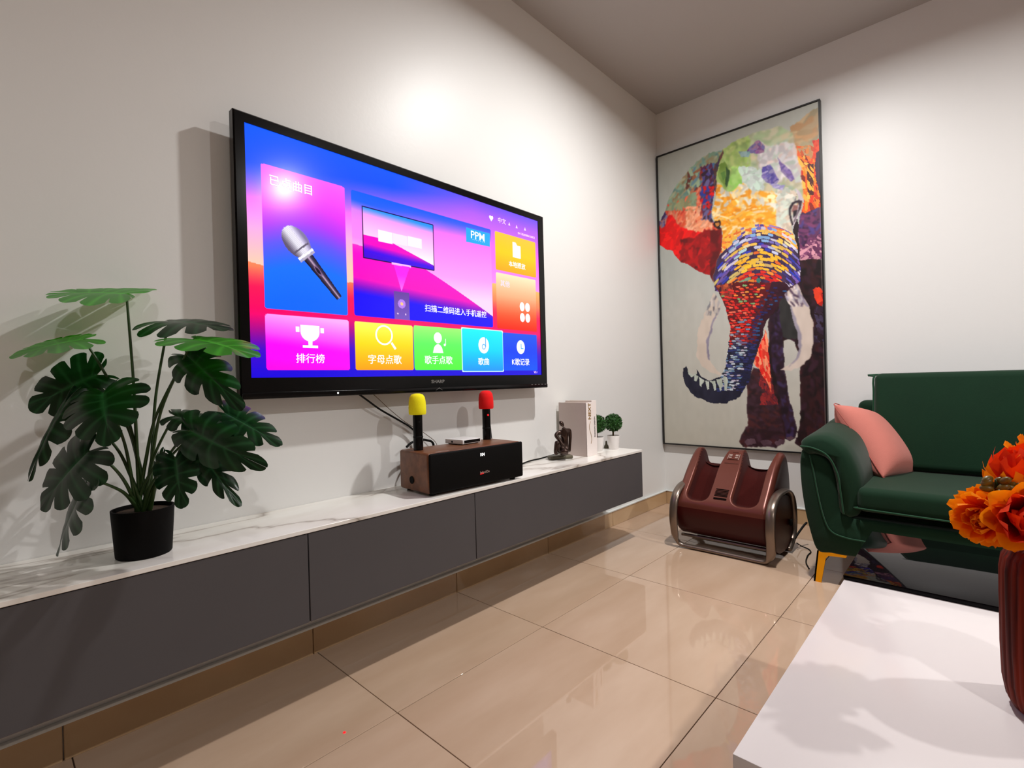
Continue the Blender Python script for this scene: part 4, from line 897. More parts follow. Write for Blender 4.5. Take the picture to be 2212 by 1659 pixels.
# cradle: a flat band bent into an oval each side, joined by floor bars
def oval(y, n=44):
    o = []
    for k in range(n):
        a = 2 * PI * k / n; ca, sa = math.cos(a), math.sin(a); ex = .82
        o.append(Vector((-.645 + .185 * math.copysign(abs(ca) ** ex, ca), y, .158 + .150 * math.copysign(abs(sa) ** ex, sa))))
    return o
def band(name, y, mt):
    o = oval(y); n = len(o); V = []; F = []
    for k in range(n):
        t = (o[(k + 1) % n] - o[k - 1]).normalized(); nn = Vector((t.z, 0, -t.x))
        for q in range(10):
            b = 2 * PI * q / 10; V.append(o[k] + Vector((0, math.cos(b) * .020, 0)) + nn * math.sin(b) * .0085)
    for k in range(n):
        for q in range(10): F.append((k * 10 + q, k * 10 + (q + 1) % 10, ((k + 1) % n) * 10 + (q + 1) % 10, ((k + 1) % n) * 10 + q))
    return obj(name, V, F, mt, fm_, True)
def ovp(a, y):
    a = math.radians(a); ca, sa = math.cos(a), math.sin(a); ex = .82
    return (-.645 + .185 * math.copysign(abs(ca) ** ex, ca), y, .158 + .150 * math.copysign(abs(sa) ** ex, sa))
ya, yb_ = -.900, -.447
pa = [ovp(a, ya) for a in (-70, -45, -20, 5, 30, 55, 80, 105, 130, 155, 180, 198)] + [(-.816, ya + .004, .050), (-.806, ya + .022, .020), (-.800, ya + .060, .0125), (-.798, -.74, .0125), (-.798, -.60, .0125)]
pb = [(p[0], yb_ + (ya - p[1]), p[2]) for p in pa[:-2]][::-1]
sp_ = spline(pa + pb, 6); V = []; F = []; up = Vector((0, 1, 0)); n = len(sp_)
for i, p in enumerate(sp_):   # rounded strip; its wide side faces outwards on the hoops and up on the floor bar
    t = (sp_[min(i + 1, n - 1)] - sp_[max(i - 1, 0)]).normalized(); k_ = min(1, abs(t.y) * 1.4)
    wide = (Vector((0, 1 if p.y < -.66 else -1, 0)) * (1 - k_) + Vector((-1, 0, 0)) * k_); wide = (wide - t * wide.dot(t)).normalized(); th_ = t.cross(wide)
    for q in range(12):
        b_ = 2 * PI * q / 12; V.append(p + wide * math.cos(b_) * (.021 - .005 * k_) + th_ * math.sin(b_) * .0105)
for i in range(n - 1):
    for q in range(12): F.append((i * 12 + q, i * 12 + (q + 1) % 12, (i + 1) * 12 + (q + 1) % 12, (i + 1) * 12 + q))
F += [tuple(range(11, -1, -1)), tuple((n - 1) * 12 + q for q in range(12))]
cr = obj('cradle_frame', V, F, M['pewter'], fm_, True)
bm = bmesh.new(); bm.from_mesh(cr.data); bmesh.ops.recalc_face_normals(bm, faces=bm.faces); bm.to_mesh(cr.data); bm.free()
for y_, s_ in ((-.905, -1), (-.435, 1)):
    o = oval(y_); c_ = Vector((-.645, y_ + s_ * .004, .158)); n = len(o)
    V = [c_ + (p - c_) * .86 for p in o] + [c_ + (p - c_) * .86 + Vector((0, -s_ * .012, 0)) for p in o]
    obj('side_cover', V, [tuple(range(n)), tuple(range(2 * n - 1, n - 1, -1))] + [(i, (i + 1) % n, n + (i + 1) % n, n + i) for i in range(n)], M['maroon'], fm_) if s_ < 0 else None
for nm, bx_, bz_, r_b in (('rear_bar', -.55, .0125, .0115), ('cross_bar', -.745, .050, .008)):
    tube(nm, [(bx_, -.895, bz_), (bx_, -.7, bz_), (bx_, -.6, bz_), (bx_, -.452, bz_)], r_b, M['pewter'], fm_, 8)
box('power_switch', -.56, -.535, -.919, -.908, .13, .16, M['black_matte'], fm_, .002, 1)
tube('strap', [(-.50, -.915, .05), (-.47, -.925, .075), (-.43, -.94, .105), (-.41, -.95, .12)], .005, M['black_rubber'], fm_, 6)
cb = tube('power_cord', [(-.50, -.925, .035), (-.455, -.935, .010), (-.46, -.965, .0035), (-.50, -.985, .0035), (-.56, -.985, .0035), (-.66, -1.0, .0035), (-.74, -1.03, .0035)], .0028, M['black_rubber'], None, 6)
tag(cb, 'thin black cord lying on the floor tiles beside the maroon massager', 'cord')

# ---------------------------------------------------------------- karaoke speaker and what stands on it
WZ = KZ1
spk = empty('karaoke_speaker', (-2.209, -.2605, WZ), -.064, label='long walnut and black karaoke speaker standing on the marble worktop', cat='speaker')
def lbox(name, x0, x1, y0, y1, z0, z1, mt, p, bev=0, seg=2): return box(name, x0, x1, y0, y1, z0, z1, mt, p, bev, seg, world=False)
lbox('cabinet', 0, .430, .008, .190, .0085, .1445, M['walnut'], spk, .009, 4)
lbox('front_grille', .001, .431, -.002, .0078, .0095, .1435, M['black_matte'], spk, .006, 3)
for fx in (.03, .40):
    for fy in (.03, .17): lathe('foot', [(.0001, 0), (.011, 0), (.012, .0084), (.0001, .0084)], M['black_rubber'], spk, (fx, fy, 0), 16)
def yzdisc(name, x, y, z, r, mt, p):
    V = [(x, y + r * math.cos(a), z + r * math.sin(a)) for a in np.linspace(0, 2 * PI, 25)[:-1]] + [(x - .003, y + r * math.cos(a) * .96, z + r * math.sin(a) * .96) for a in np.linspace(0, 2 * PI, 25)[:-1]]
    return obj(name, V, [tuple(range(23, -1, -1)), tuple(range(24, 48))] + [(i, (i + 1) % 24, 24 + (i + 1) % 24, 24 + i) for i in range(24)], mt, p, local=True)
yzdisc('bass_port', 0.0005, .108, .046, .0135, M['black_matte'], spk)
def lt(x, y, z): return Matrix.Translation(Vector((x, y, z))) @ RX90
text('digit_display', '104', .0155, M['led_white'], spk, lt(.226, -.0022, .1165), bold=.0001, ext=.0003)
text('badge_lettering', 'InAndOn', .012, M['grey_print'], spk, lt(.236, -.0022, .0525), bold=.0003, ext=.0003)
text('badge_lettering_red', 'InA', .012, M['led_red'], spk, lt(.222, -.0022, .0500), bold=.0001, ext=.0001)
lbox('top_control_strip', .04, .095, .016, .024, .1445, .1453, M['grey_print'], spk, .0003, 1)
tube('jack_lead', [(.452, .20, .05), (.455, .205, .10), (.452, .207, .15), (.446, .203, .18), (.436, .195, .205)], .0018, M['black_rubber'], spk, 6, local=True)
def microphone(loc, foam, label, led=False):
    e = empty('wireless_microphone', loc, label=label, cat='microphone', group='microphones on the speaker')
    lathe('handle', [(.0001, 0), (.0165, 0), (.0172, .006), (.0172, .03), (.0166, .06), (.0168, .12), (.0150, .134), (.0001, .136)], M['black_plastic'], e, seg=28)
    lathe('foam_windscreen', [(.017, .128), (.0285, .125), (.0305, .131), (.0305, .150), (.0295, .170), (.0265, .186), (.0200, .195), (.0100, .1985), (.0001, .199)], foam, e, seg=36)
    V, F = tube_geo([(0, -.0166, .10), (0, -.0182, .10)], .0035, 12); 
    obj('power_button', V, F, M['led_red'] if led else M['black_rubber'], e, local=True).rotation_euler = (0, 0, -.35 if led else -.3)
    lathe('grip_ring', [(.0170, .044), (.0176, .045), (.0176, .048), (.0170, .049)], M['black_rubber'], e, seg=28)
    return e
TOPZ = WZ + .1447
microphone(((-2.1658, -0.1444, 0.6285))[:2] + (TOPZ,), M['yellow_foam'], 'wireless microphone with bright yellow foam cover standing on the speaker')
microphone(((-1.8095, -0.1226, 0.6285))[:2] + (TOPZ,), M['red_foam'], 'wireless microphone with bright red foam cover standing on the speaker', True)
sb = empty('media_box', (-1.993, -.183, TOPZ), .06, label='small flat white media box lying on top of the walnut speaker', cat='media box')
lbox('case', 0, .098, 0, .095, .003, .019, M['white_plastic'], sb, .0015, 2)
lbox('front_window', .008, .094, -.0006, .001, .0055, .0165, M['black_plastic'], sb, .0003, 1)
lbox('side_port', -.0006, .001, .052, .062, .007, .0135, M['black_plastic'], sb, .0002, 1)
lbox('base_pad', .008, .090, .008, .087, 0, .003, M['black_rubber'], sb, .0005, 1)
# cords
c1 = tube('tv_cord', [(-2.3405, -0.0350, 0.8400), (-2.3025, -0.0350, 0.8131), (-2.2420, -0.0300, 0.7726), (-2.1602, -0.0220, 0.7284), (-2.1022, -0.0200, 0.6925), (-2.0753, -0.0250, 0.6480), (-2.14, -.03, .56), (-2.12, -.035, .52), (-2.06, -.04, .4885), (-1.95, -.035, .4872), (-1.72, -.04, .4872)], .0035, M['black_rubber'], None, 8)
tag(c1, 'black cord hanging from the television down behind the walnut speaker', 'cord')
c2 = tube('thin_cord', [(-2.2807, -0.0300, 0.8382), (-2.2471, -0.0280, 0.8108), (-2.1915, -0.0200, 0.7661), (-2.1169, -0.0120, 0.7126), (-2.0321, -0.0120, 0.6644), (-1.9834, -0.0200, 0.6108), (-2.02, -.03, .52), (-1.98, -.025, .4860)], .0012, M['twig'], None, 6)
tag(c2, 'very thin brown wire hanging beside the black television cord', 'cord')
c3 = tube('speaker_cord', [(-1.79, -.13, .4872), (-1.70, -.13, .4872), (-1.4801, -0.0492, 0.4872), (-1.3863, -0.0408, 0.4872), (-1.2741, -0.0221, 0.4872), (-1.30, -.03, .4872), (-1.24, -.015, .4872)], .0034, M['black_rubber'], None, 8)
tag(c3, 'black power cord running along the worktop from the speaker to the figurine', 'cord')
c4 = tube('loop_cord', [(-2.1503, -0.0500, 0.6299), (-2.1294, -0.0500, 0.6430), (-2.0921, -0.0480, 0.6511), (-2.0534, -0.0450, 0.6452), (-2.0206, -0.0420, 0.6273), (-2.02, -.04, .56), (-2.0, -.045, .49)], .0045, M['black_rubber'], None, 8)
tag(c4, 'short thick black lead looping up behind the yellow microphone', 'cord')

# ---------------------------------------------------------------- bronze seated figurine
fg = empty('seated_figurine', (-1.3118, -0.1119, 0.4836)[:2] + (WZ,), label='small dark bronze figurine of a seated thinking figure on the worktop', cat='figurine')
FO = Vector(fg.location)
def skin(name, joints, edges, mt, parent, sub=2):
    me = bpy.data.meshes.new(name); me.from_pydata([tuple(Vector(j[0]) - FO) for j in joints], edges, [])
    o = bpy.data.objects.new(name, me); link(o, parent); me.materials.append(mt)
    s = o.modifiers.new('skin', 'SKIN'); s.use_smooth_shade = True; me.skin_vertices.new() if not me.skin_vertices else None
    for k, j in enumerate(joints): me.skin_vertices[0].data[k].radius = (j[1], j[1] * (j[2] if len(j) > 2 else 1))
    me.skin_vertices[0].data[0].use_root = True; subsurf(o, sub)
    bpy.context.view_layer.update()
    m2 = bpy.data.meshes.new_from_object(o.evaluated_get(bpy.context.evaluated_depsgraph_get()))
    o.modifiers.clear(); o.data = m2; m2.name = name; m2.materials.clear(); m2.materials.append(mt)
    for p in m2.polygons: p.use_smooth = True
    return o
J = [((-1.3130, -0.1336, 0.5272), .026), ((-1.3111, -0.1355, 0.5608), .021), ((-1.3166, -0.1397, 0.5971), .022), ((-1.3217, -0.1458, 0.6165), .014), ((-1.3264, -0.1481, 0.6281), .0085), ((-1.3317, -0.1467, 0.6396), .010),
     ((-1.3463, -0.1269, 0.6122), .013), ((-1.3626, -0.1241, 0.6025), .011), ((-1.3590, -0.1427, 0.5829), .009), ((-1.3562, -0.1560, 0.5633), .008), ((-1.3501, -0.1670, 0.5523), .0075),
     ((-1.2984, -0.1488, 0.6201), .012), ((-1.2879, -0.1527, 0.6231), .010), ((-1.2826, -0.1512, 0.5869), .008), ((-1.2847, -0.1492, 0.5494), .007), ((-1.2873, -0.1465, 0.5157), .008),
     ((-1.3440, -0.1297, 0.5380), .022), ((-1.3734, -0.1420, 0.5734), .013), ((-1.3770, -0.1383, 0.5497), .011), ((-1.3801, -0.1351, 0.5187), .010), ((-1.3761, -0.1468, 0.5155), .008),
     ((-1.3294, -0.1527, 0.5194), .018), ((-1.3606, -0.1559, 0.5271), .013), ((-1.3443, -0.1734, 0.5301), .010), ((-1.3395, -0.1785, 0.5190), .008)]
E_ = [(0, 1), (1, 2), (2, 3), (3, 4), (4, 5), (3, 6), (6, 7), (7, 8), (8, 9), (9, 10), (3, 11), (11, 12), (12, 13), (13, 14), (14, 15), (0, 16), (16, 17), (17, 18), (18, 19), (19, 20), (0, 21), (21, 22), (22, 23), (23, 24)]
skin('body', J, E_, M['bronze'], fg)
hc = Vector((-1.3374, -0.1435, 0.6548)); hx = (Vector((-1.3453, -0.1350, 0.6717)) - hc).normalized()
bm = bmesh.new(); bmesh.ops.create_uvsphere(bm, u_segments=20, v_segments=14, radius=1)
sd = hx.cross(Vector((0.730456, 0.682951, -0.0035))).normalized(); fw = hx.cross(sd)
for v in bm.verts:
    x, y, z = v.co; jaw = 1 - .25 * max(0, -z) 
    v.co = hc - FO + hx * (z * .0165) + sd * (x * .0105 * jaw) + fw * (y * .0125 * jaw)
o = from_bm('head', bm, M['bronze'], fg, True)
V, F = tube_geo([tuple(hc - fw * .011 - hx * .002), tuple(hc - fw * .0155 - hx * .005), tuple(hc - fw * .0115 - hx * .009)], [.002, .003, .002], 6); obj('nose', V, F, M['bronze'], fg, True)
bl = (-1.3623, -0.0868, 0.4836); br = (-1.2580, -0.1411, 0.4836)
bm = bmesh.new(); bm_box(bm, -.060, .056, -.026, .026, 0, .018, .007, 3)
o = from_bm('base', bm, M['bronze_base'], fg, True, auto=50); o.rotation_euler = (0, 0, -.55)

# ---------------------------------------------------------------- books and topiaries
def book(x0, x1, y0, y1, z0, z1, label, name='upright_book'):
    e = empty(name, ((x0 + x1) / 2, (y0 + y1) / 2, z0), label=label, cat='book', group='books at the end of the worktop')
    box('front_cover', x0, x0 + .003, y0, y1, z0, z1, M['book_cover'], e, .0006, 1); box('back_cover', x1 - .003, x1, y0, y1, z0, z1, M['book_cover'], e, .0006, 1)
    box('spine', x0, x1, y0 - .0005, y0 + .003, z0, z1, M['book_spine'], e, .0008, 1); box('pages', x0 + .0032, x1 - .0032, y0 + .0035, y1 - .004, z0 + .003, z1 - .004, M['paper'], e)
    return e
SPN = Matrix.Rotation(PI / 2, 4, 'X') @ Matrix.Rotation(PI / 2, 4, 'Z')
b1 = book(-1.196, -1.142, -.187, -.018, WZ, .7485, 'thick pale grey book with gold spine letters standing behind the figurine')
bL = Vector(b1.location)
text('spine_lettering', 'NEXT', .030, M['gold_ink'], b1, Matrix.Translation(Vector((-1.167, -.1880, .705)) - bL) @ SPN, bold=.0006, ext=.0003, sx=1.05)
tube('spine_flourish', [(-1.163, -.188, .655), (-1.172, -.188, .635), (-1.170, -.188, .61), (-1.160, -.188, .59), (-1.156, -.188, .565), (-1.162, -.188, .545)], .0012, M['gold_ink'], b1, 5)
b2 = book(-1.1405, -1.100, -.182, -.020, WZ, .7560, 'slimmer white book with small dark spine letters beside the potted topiaries')
bL = Vector(b2.location)
text('spine_lettering', 'FASHION DESIGN', .013, M['dark_ink'], b2, Matrix.Translation(Vector((-1.118, -.1830, .625)) - bL) @ SPN, bold=.0002, ext=.0003)
def topiary(loc, label, s=1, seed=1):
    e = empty('potted_topiary', loc, seed, label=label, cat='plant', group='ball topiaries at the end of the worktop')
    lathe('pot', [(.0001, 0), (.024, 0), (.026, .003), (.0345, .070), (.0345, .074), (.0318, .074), (.031, .066), (.0001, .064)], M['pot_white'], e, seg=36)
    lathe('soil', [(.0001, .067), (.0309, .0665)], M['soil'], e, seg=24)
    tube('stem', [(0, 0, .062), (.002, 0, .085), (0, .001, .11)], .0045, M['twig'], e, 8, local=True)
    r = np.random.RandomState(seed); V = []; F = []
    for i in range(520):
        z = 1 - 2 * (i + .5) / 520; a = i * 2.39996; rr = math.sqrt(1 - z * z)
        n = Vector((rr * math.cos(a), rr * math.sin(a), z)); R0 = .0395 + .0065 * r.rand(); c = Vector((0, 0, .142)) + n * R0
        t = n.cross(Vector((r.randn(), r.randn(), r.randn()))).normalized(); b = n.cross(t); tip = (t * .6 + n * .8).normalized(); k = len(V)
        V += [c - tip * .005, c + b * .004 + n * .001, c + tip * .008 + n * .002, c - b * .004 + n * .001]; F += [(k, k + 1, k + 2), (k, k + 2, k + 3)]
    f = obj('foliage', V, F, M['topiary'], e, local=True); f['kind'] = 'stuff'
    bm = bmesh.new(); bmesh.ops.create_icosphere(bm, subdivisions=2, radius=.038)
    for v in bm.verts: v.co += Vector((0, 0, .142))
    from_bm('leaf_core', bm, M['topiary'], e)
    return e
topiary((-0.8865, -0.1457, 0.4836)[:2] + (WZ,), 'round ball topiary in a white pot nearest the end of the worktop', 1, 3)
topiary(((-0.9920, -0.1120, 0.4836))[:2] + (WZ,), 'ball topiary in a white pot half hidden behind the upright books', 1, 8)
dc = empty('dark_cone', (-0.8758, -0.0925, 0.4836)[:2] + (WZ,), label='tiny dark cone standing between the two white topiary pots', cat='ornament')  # small dark shape modelled as a solid cone
lathe('cone', [(.0001, 0), (.013, 0), (.012, .012), (.006, .022), (.005, .034), (.0035, .040), (.0001, .041)], M['bronze_base'], dc, seg=20)

# ---------------------------------------------------------------- artificial monstera in a black pot
PC = Vector((-2.9636, -0.1699, 0.4836)); PC.z = WZ
mp_ = empty('monstera_plant', tuple(PC), label='tall artificial monstera with split leaves in a black pot on the worktop', cat='plant')
lathe('pot', [(.0001, 0), (.052, 0), (.054, .003), (.0605, .106), (.0605, .108), (.057, .108), (.056, .098), (.0001, .097)], M['black_matte'], mp_, seg=48)
lathe('soil', [(.0001, .0995), (.0555, .099)], M['soil'], mp_, seg=24)
mg = spline([(0.012, -.03, 0), (.10, -.19, 0), (.26, -.25, 0), (.42, -.15, 0), (.505, .05, 0), (.50, .28, 0), (.42, .52, 0), (.29, .76, 0), (.13, .95, 0), (0, 1.05, 0)], 8)
def leaf(A, T, Sd, curl=.25, droop=.18, mt='leaf', split=.5, gap=.36, lobes=6, seed=0, pet=None, wide=1.08):
    A, T, Sd = Vector(A), Vector(T), Vector(Sd); ey = T - A; L = ey.length; ey.normalize()
    s = Sd - A; s = s - ey * s.dot(ey); Wd = s.length / .5 * wide; ex = s.normalized(); ez = ex.cross(ey)
    if ez.z < 0: ez = -ez
    r = random.Random(seed); V = []; F = []; vein = []; NC, NR = 6, 9
    for side in (-1, 1):
        for k in range(lobes):
            lo = r.uniform(.75, 1.1) * gap * .66 if k > 0 else gap * .4
            cmid = (k + .5) / lobes; base = len(V)
            for c in range(NC + 1):
                t = (k + c / NC) / lobes; tt = max(0, min(1, t))
                q = (tt ** .9) * (len(mg) - 1); i0 = min(int(q), len(mg) - 2); mpt = mg[i0].lerp(mg[i0 + 1], q - i0)
                my = max(0, (tt - .12)) ** 1.15 * .86
                for rr in range(NR + 1):
                    f = rr / NR; w_ = 0
                    if f > split + .08: w_ = min(1, ((f - split - .08) / (.92 - split))) ** .6
                    off = c / NC - .5                                # -.5 .. .5 within the lobe
                    sh = 1 - lo * w_
                    if k == 0 and off < 0: sh = 1
                    if k == lobes - 1 and off > 0: sh = 1
                    t2 = (k + .5 + off * sh) / lobes; q2 = (max(0, min(1, t2)) ** .9) * (len(mg) - 1); j0 = min(int(q2), len(mg) - 2); M2 = mg[j0].lerp(mg[j0 + 1], q2 - j0)
                    my2 = max(0, (t2 - .12)) ** 1.15 * .86
                    end = 1 - (abs(off) * 2) ** 3 * .10 * (1 if 0 < k < lobes else .4)
                    x = M2.x * f * end; y = my2 + (M2.y - my2) * f * end
                    z = -curl * x * x * 2 + .22 * abs(x) * (1 - f * .8) - droop * max(0, y) ** 2 + .012 * math.sin(9 * t2 * lobes / 6 + side * 1.3 + seed) * f - .02 * math.cos(off * PI * 2) * f * .4
                    P_ = A + ex * (side * x * Wd) + ey * (y * L) + ez * (z * L)
                    P_.y = min(P_.y, -.012); V.append(P_); vein.append(max(0, 1 - abs(off) * 9) * .55 if rr > 0 else .9)
            for c in range(NC):
                for rr in range(NR):
                    a = base + c * (NR + 1) + rr; q = (a, a + 1, a + NR + 2, a + NR + 1)
                    F.append(q if side == 1 else q[::-1])
    o = obj('leaf', V, F, M[mt], mp_, True)
    at = o.data.attributes.new('vein', 'FLOAT', 'POINT'); at.data.foreach_set('value', np.array(vein[:len(o.data.vertices)], np.float32))
    r2 = random.Random(seed + 50); st = PC + Vector((r2.uniform(-.012, .012), r2.uniform(-.012, .012), .095))
    dv = A - st; mid = st + dv * .5 + Vector((-dv.x * .12, -dv.y * .12, abs(dv.z) * .10 + (.05 if pet else 0) + .02 * (dv.z < .12)))
    if pet: mid = Vector(pet)
    tube('stalk', [st, st.lerp(mid, .5) + Vector((0, 0, .012)), mid, mid.lerp(A, .6) + Vector((0, 0, .006)), A], [.0048, .0038, .003, .0028, .0024], M['petiole'], mp_, 7)
    return o
leaf((-2.9849, -0.1802, 1.0811), (-3.1071, -0.1227, 1.0836), (-3.0287, -0.3386, 1.0360), .10, .04, 'leaf_backlit', .62, .2, 6, 1)
leaf((-3.0560, -0.1339, 0.9785), (-3.1744, -0.1246, 0.9518), (-3.0974, -0.2948, 0.9449), .10, .12, 'leaf_backlit', .6, .25, 6, 2)
leaf((-2.8912, -0.3250, 0.9711), (-2.8227, -0.4862, 0.9426), (-2.9148, -0.4756, 0.9371), .1, .10, 'leaf_backlit', .6, .25, 6, 3)
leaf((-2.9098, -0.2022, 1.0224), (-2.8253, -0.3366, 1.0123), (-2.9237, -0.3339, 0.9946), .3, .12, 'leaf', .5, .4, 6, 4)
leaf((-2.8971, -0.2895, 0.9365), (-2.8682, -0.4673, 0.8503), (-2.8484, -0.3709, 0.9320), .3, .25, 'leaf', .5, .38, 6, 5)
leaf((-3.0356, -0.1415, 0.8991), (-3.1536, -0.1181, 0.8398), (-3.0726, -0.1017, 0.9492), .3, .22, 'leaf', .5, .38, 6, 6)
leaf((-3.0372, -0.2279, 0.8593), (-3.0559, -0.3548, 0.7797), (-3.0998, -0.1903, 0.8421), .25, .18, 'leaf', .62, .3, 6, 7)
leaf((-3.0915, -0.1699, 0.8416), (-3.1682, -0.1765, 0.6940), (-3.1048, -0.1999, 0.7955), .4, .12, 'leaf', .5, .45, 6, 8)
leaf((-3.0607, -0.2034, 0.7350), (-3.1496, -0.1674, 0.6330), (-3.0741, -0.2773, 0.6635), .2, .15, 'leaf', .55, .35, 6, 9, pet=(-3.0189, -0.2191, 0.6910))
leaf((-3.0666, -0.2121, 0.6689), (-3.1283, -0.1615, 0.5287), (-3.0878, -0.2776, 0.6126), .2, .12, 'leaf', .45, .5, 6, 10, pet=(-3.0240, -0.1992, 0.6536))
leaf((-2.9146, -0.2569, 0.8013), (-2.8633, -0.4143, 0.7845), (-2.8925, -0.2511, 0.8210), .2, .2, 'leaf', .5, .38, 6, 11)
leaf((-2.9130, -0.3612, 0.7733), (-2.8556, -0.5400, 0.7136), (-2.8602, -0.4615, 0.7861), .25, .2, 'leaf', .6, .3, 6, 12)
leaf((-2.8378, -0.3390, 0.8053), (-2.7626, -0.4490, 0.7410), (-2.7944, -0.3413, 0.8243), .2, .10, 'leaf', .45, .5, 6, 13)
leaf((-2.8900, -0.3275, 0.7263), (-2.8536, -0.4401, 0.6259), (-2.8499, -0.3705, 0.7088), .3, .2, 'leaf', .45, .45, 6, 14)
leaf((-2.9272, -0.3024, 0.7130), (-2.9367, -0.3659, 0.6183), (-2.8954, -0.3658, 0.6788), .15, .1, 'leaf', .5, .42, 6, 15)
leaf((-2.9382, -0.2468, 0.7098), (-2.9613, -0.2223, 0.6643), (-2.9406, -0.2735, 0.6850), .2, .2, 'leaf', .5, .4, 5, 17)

# ---------------------------------------------------------------- wooden vase with orange flowers on the coffee table
VC = Vector((-2.296, -1.672, TBZ))
vs = empty('wooden_vase', tuple(VC), label='dark red grooved wooden vase standing on the white coffee table', cat='vase')
rib = lambda a, z, r: (-.0011 * (.5 + .5 * math.cos(a * 46 + 2.5 * math.sin(a * 5))) ** 3 * (1 if .01 < z < .205 else 0)) + .0003 * math.sin(a * 17 + z * 30)
lathe('body', [(0.0001, 0.0), (0.0537, 0.0), (0.0611, 0.0039), (0.0657, 0.0135), (0.0689, 0.0338), (0.0703, 0.0772), (0.0703, 0.1447), (0.0698, 0.1785), (0.0675, 0.1949), (0.0611, 0.2065), (0.0481, 0.2133), (0.0315, 0.2152), (0.0278, 0.2113), (0.0259, 0.1833), (0.0001, 0.1814)], M['redwood'], vs, seg=276, ribs=rib)
pet_me = {}
def petal_mesh(key, L, Wd, cup, mt):
    V = []; F = []; nu, nv = 7, 5
    for i in range(nu):
        u = i / (nu - 1); w_ = Wd * (math.sin(PI * (u ** .85) * .90 + .12) ** .7)
        if i == nu - 1: w_ = Wd * .34
        for j in range(nv):
            v = -1 + 2 * j / (nv - 1); V.append((v * w_ / 2, u * L, cup * L * (v * v * .35 + u * u * .5) - cup * L * .1))
    for i in range(nu - 1):
        for j in range(nv - 1): a = i * nv + j; F.append((a, a + 1, a + nv + 1, a + nv))
    me = bpy.data.meshes.new('petal'); me.from_pydata(V, [], F); me.materials.append(mt)
    for p in me.polygons: p.use_smooth = True
    pet_me[key] = me; return me
petal_mesh('d1', .034, .026, .55, M['petal_orange']); petal_mesh('d2', .026, .021, .8, M['petal_orange']); petal_mesh('r1', .046, .044, .9, M['petal_red']); petal_mesh('r2', .040, .036, .9, M['petal_orange'])
def flower(loc, axis, label, layers, group, scale=1, stem_to=None):
    axis = Vector(axis).normalized(); q0 = axis.to_track_quat('Z', 'Y'); e = empty('orange_flower', loc, label=label, cat='flower', group=group)
    r = random.Random(int(abs(loc[1]) * 1e4) % 997); gold_a = 0
    for (key, n, elev, rad, off) in layers:
        for k in range(n):
            a = 2 * PI * (k + .5 * (gold_a % 2)) / n + r.uniform(-.12, .12); el_ = math.radians(elev + r.uniform(-8, 8))
            R1 = q0.to_matrix().to_4x4() @ Matrix.Rotation(a, 4, 'Z') @ Matrix.Translation(Vector((0, rad, off))) @ Matrix.Rotation(el_, 4, 'X') @ Matrix.Rotation(r.uniform(-.3, .3), 4, 'Y')
            p = bpy.data.objects.new('petal', pet_me[key]); COL.objects.link(p); p.parent = e
            p.matrix_local = R1 @ Matrix.Scale(scale * r.uniform(.85, 1.1), 4)
        gold_a += 1
    if stem_to is not None:
        tube('stem', [Vector(loc), Vector(loc) - axis * .03 , (Vector(loc) - axis * .04).lerp(Vector(stem_to), .5) + Vector((0, 0, .01)), Vector(stem_to)], .0022, M['petiole'], e, 6)
    return e
neck = VC + Vector((0, 0, .195))
F1 = (-2.3337, -1.5963, 0.6694)
cdir = (Vector((-3.218, -1.587, .858)) - Vector(F1)).normalized()
ball = [('d1', 13, -38, .010, -.012), ('d1', 13, -12, .012, -.006), ('d1', 12, 12, .012, .000), ('d1', 11, 34, .010, .004), ('d2', 9, 50, .007, .008), ('d2', 6, 68, .004, .010), ('d2', 4, 82, .001, .010)]
G1 = 'orange flowers in the wooden vase'
flower(F1, cdir + Vector((-.25, .55, -.25)), 'full ruffled orange dahlia hanging over the left side of the wooden vase', ball, G1, .87, neck + Vector((-.008, .006, 0)))
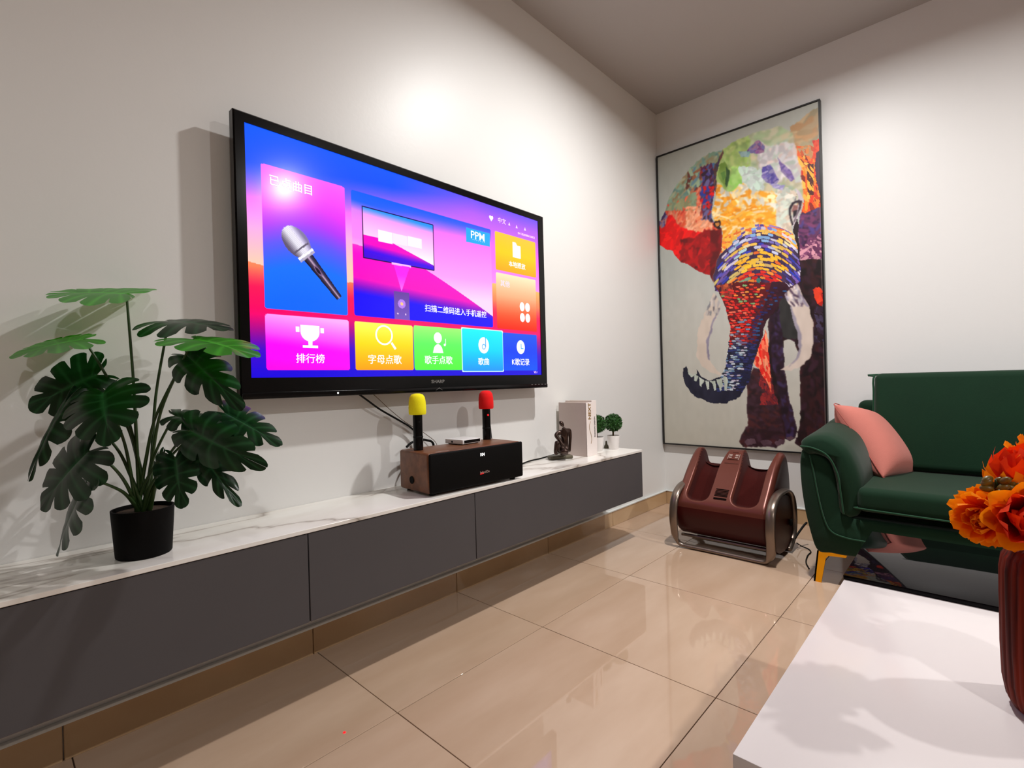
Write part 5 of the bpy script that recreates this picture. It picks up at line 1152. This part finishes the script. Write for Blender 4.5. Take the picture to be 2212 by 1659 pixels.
flower((-2.3046, -1.6272, 0.7028), Vector((-.1, .1, 1)), 'orange flower with broad red petals at the top of the vase', [('r2', 7, 10, .006, 0), ('r1', 6, 35, .005, .002), ('r1', 5, 60, .004, .004), ('r2', 3, 78, .002, .004)], G1, 1.0, neck + Vector((.008, -.006, 0)))
flower((-2.3575, -1.6294, 0.6766), cdir + Vector((0, -.1, .0)), 'deep red cupped flower at the right of the orange dahlia', [('r2', 7, 5, .008, -.004), ('r1', 6, 38, .008, 0), ('r1', 5, 62, .006, .002), ('r1', 3, 80, .003, .002)], G1, .95, neck + Vector((.0, -.010, 0)))
flower((-2.2545, -1.6514, 0.7296), Vector((.2, -.3, 1)), 'orange flower at the back right of the bouquet', ball, G1, 1.0, neck + Vector((.010, -.010, 0)))
bs = empty('berry_sprig', (-2.3308, -1.6065, 0.6976), label='sprig of small olive brown berries between the orange flowers', cat='berry sprig')
r = random.Random(4); bme = None
for k in range(30):
    a = r.uniform(0, 1); cpt = Vector((-2.3364, -1.6004, 0.7185)).lerp(Vector((-2.3353, -1.6091, 0.6824)), a) + Vector((r.uniform(-.012, .012), r.uniform(-.014, .014), r.uniform(-.008, .008)))
    if k > 22: cpt = Vector((-2.3348, -1.6095, 0.7070)).lerp(Vector((-2.3358, -1.6231, 0.7135)), (k - 23) / 7)
    if bme is None:
        bm = bmesh.new(); bmesh.ops.create_uvsphere(bm, u_segments=10, v_segments=8, radius=.0046)
        for v in bm.verts: v.co.z *= 1.5
        o = from_bm('berry', bm, M['berry'], bs, True); bme = o.data
    else: o = bpy.data.objects.new('berry', bme); COL.objects.link(o); o.parent = bs
    o.location = cpt - Vector(bs.location); o.rotation_euler = (r.uniform(0, 3), r.uniform(0, 3), 0)
tube('stem', [(-2.3356, -1.6013, 0.7179), (-2.3298, -1.6077, 0.6887), neck + Vector((-.004, -.004, 0))], .0018, M['petiole'], bs, 6)

red_spot = tag(obj('red_light_spot', *[[(v[0] - 2.616, v[1] - .424, v[2]) for v in q] if i == 0 else q for i, q in enumerate(tube_geo([(0, 0, .0), (0, 0, .0012)], .0034, 14))], M['led_red']), 'tiny dot of red light on the floor tile below the console', 'dot')  # spot of red light on the tile, added as a glowing disc
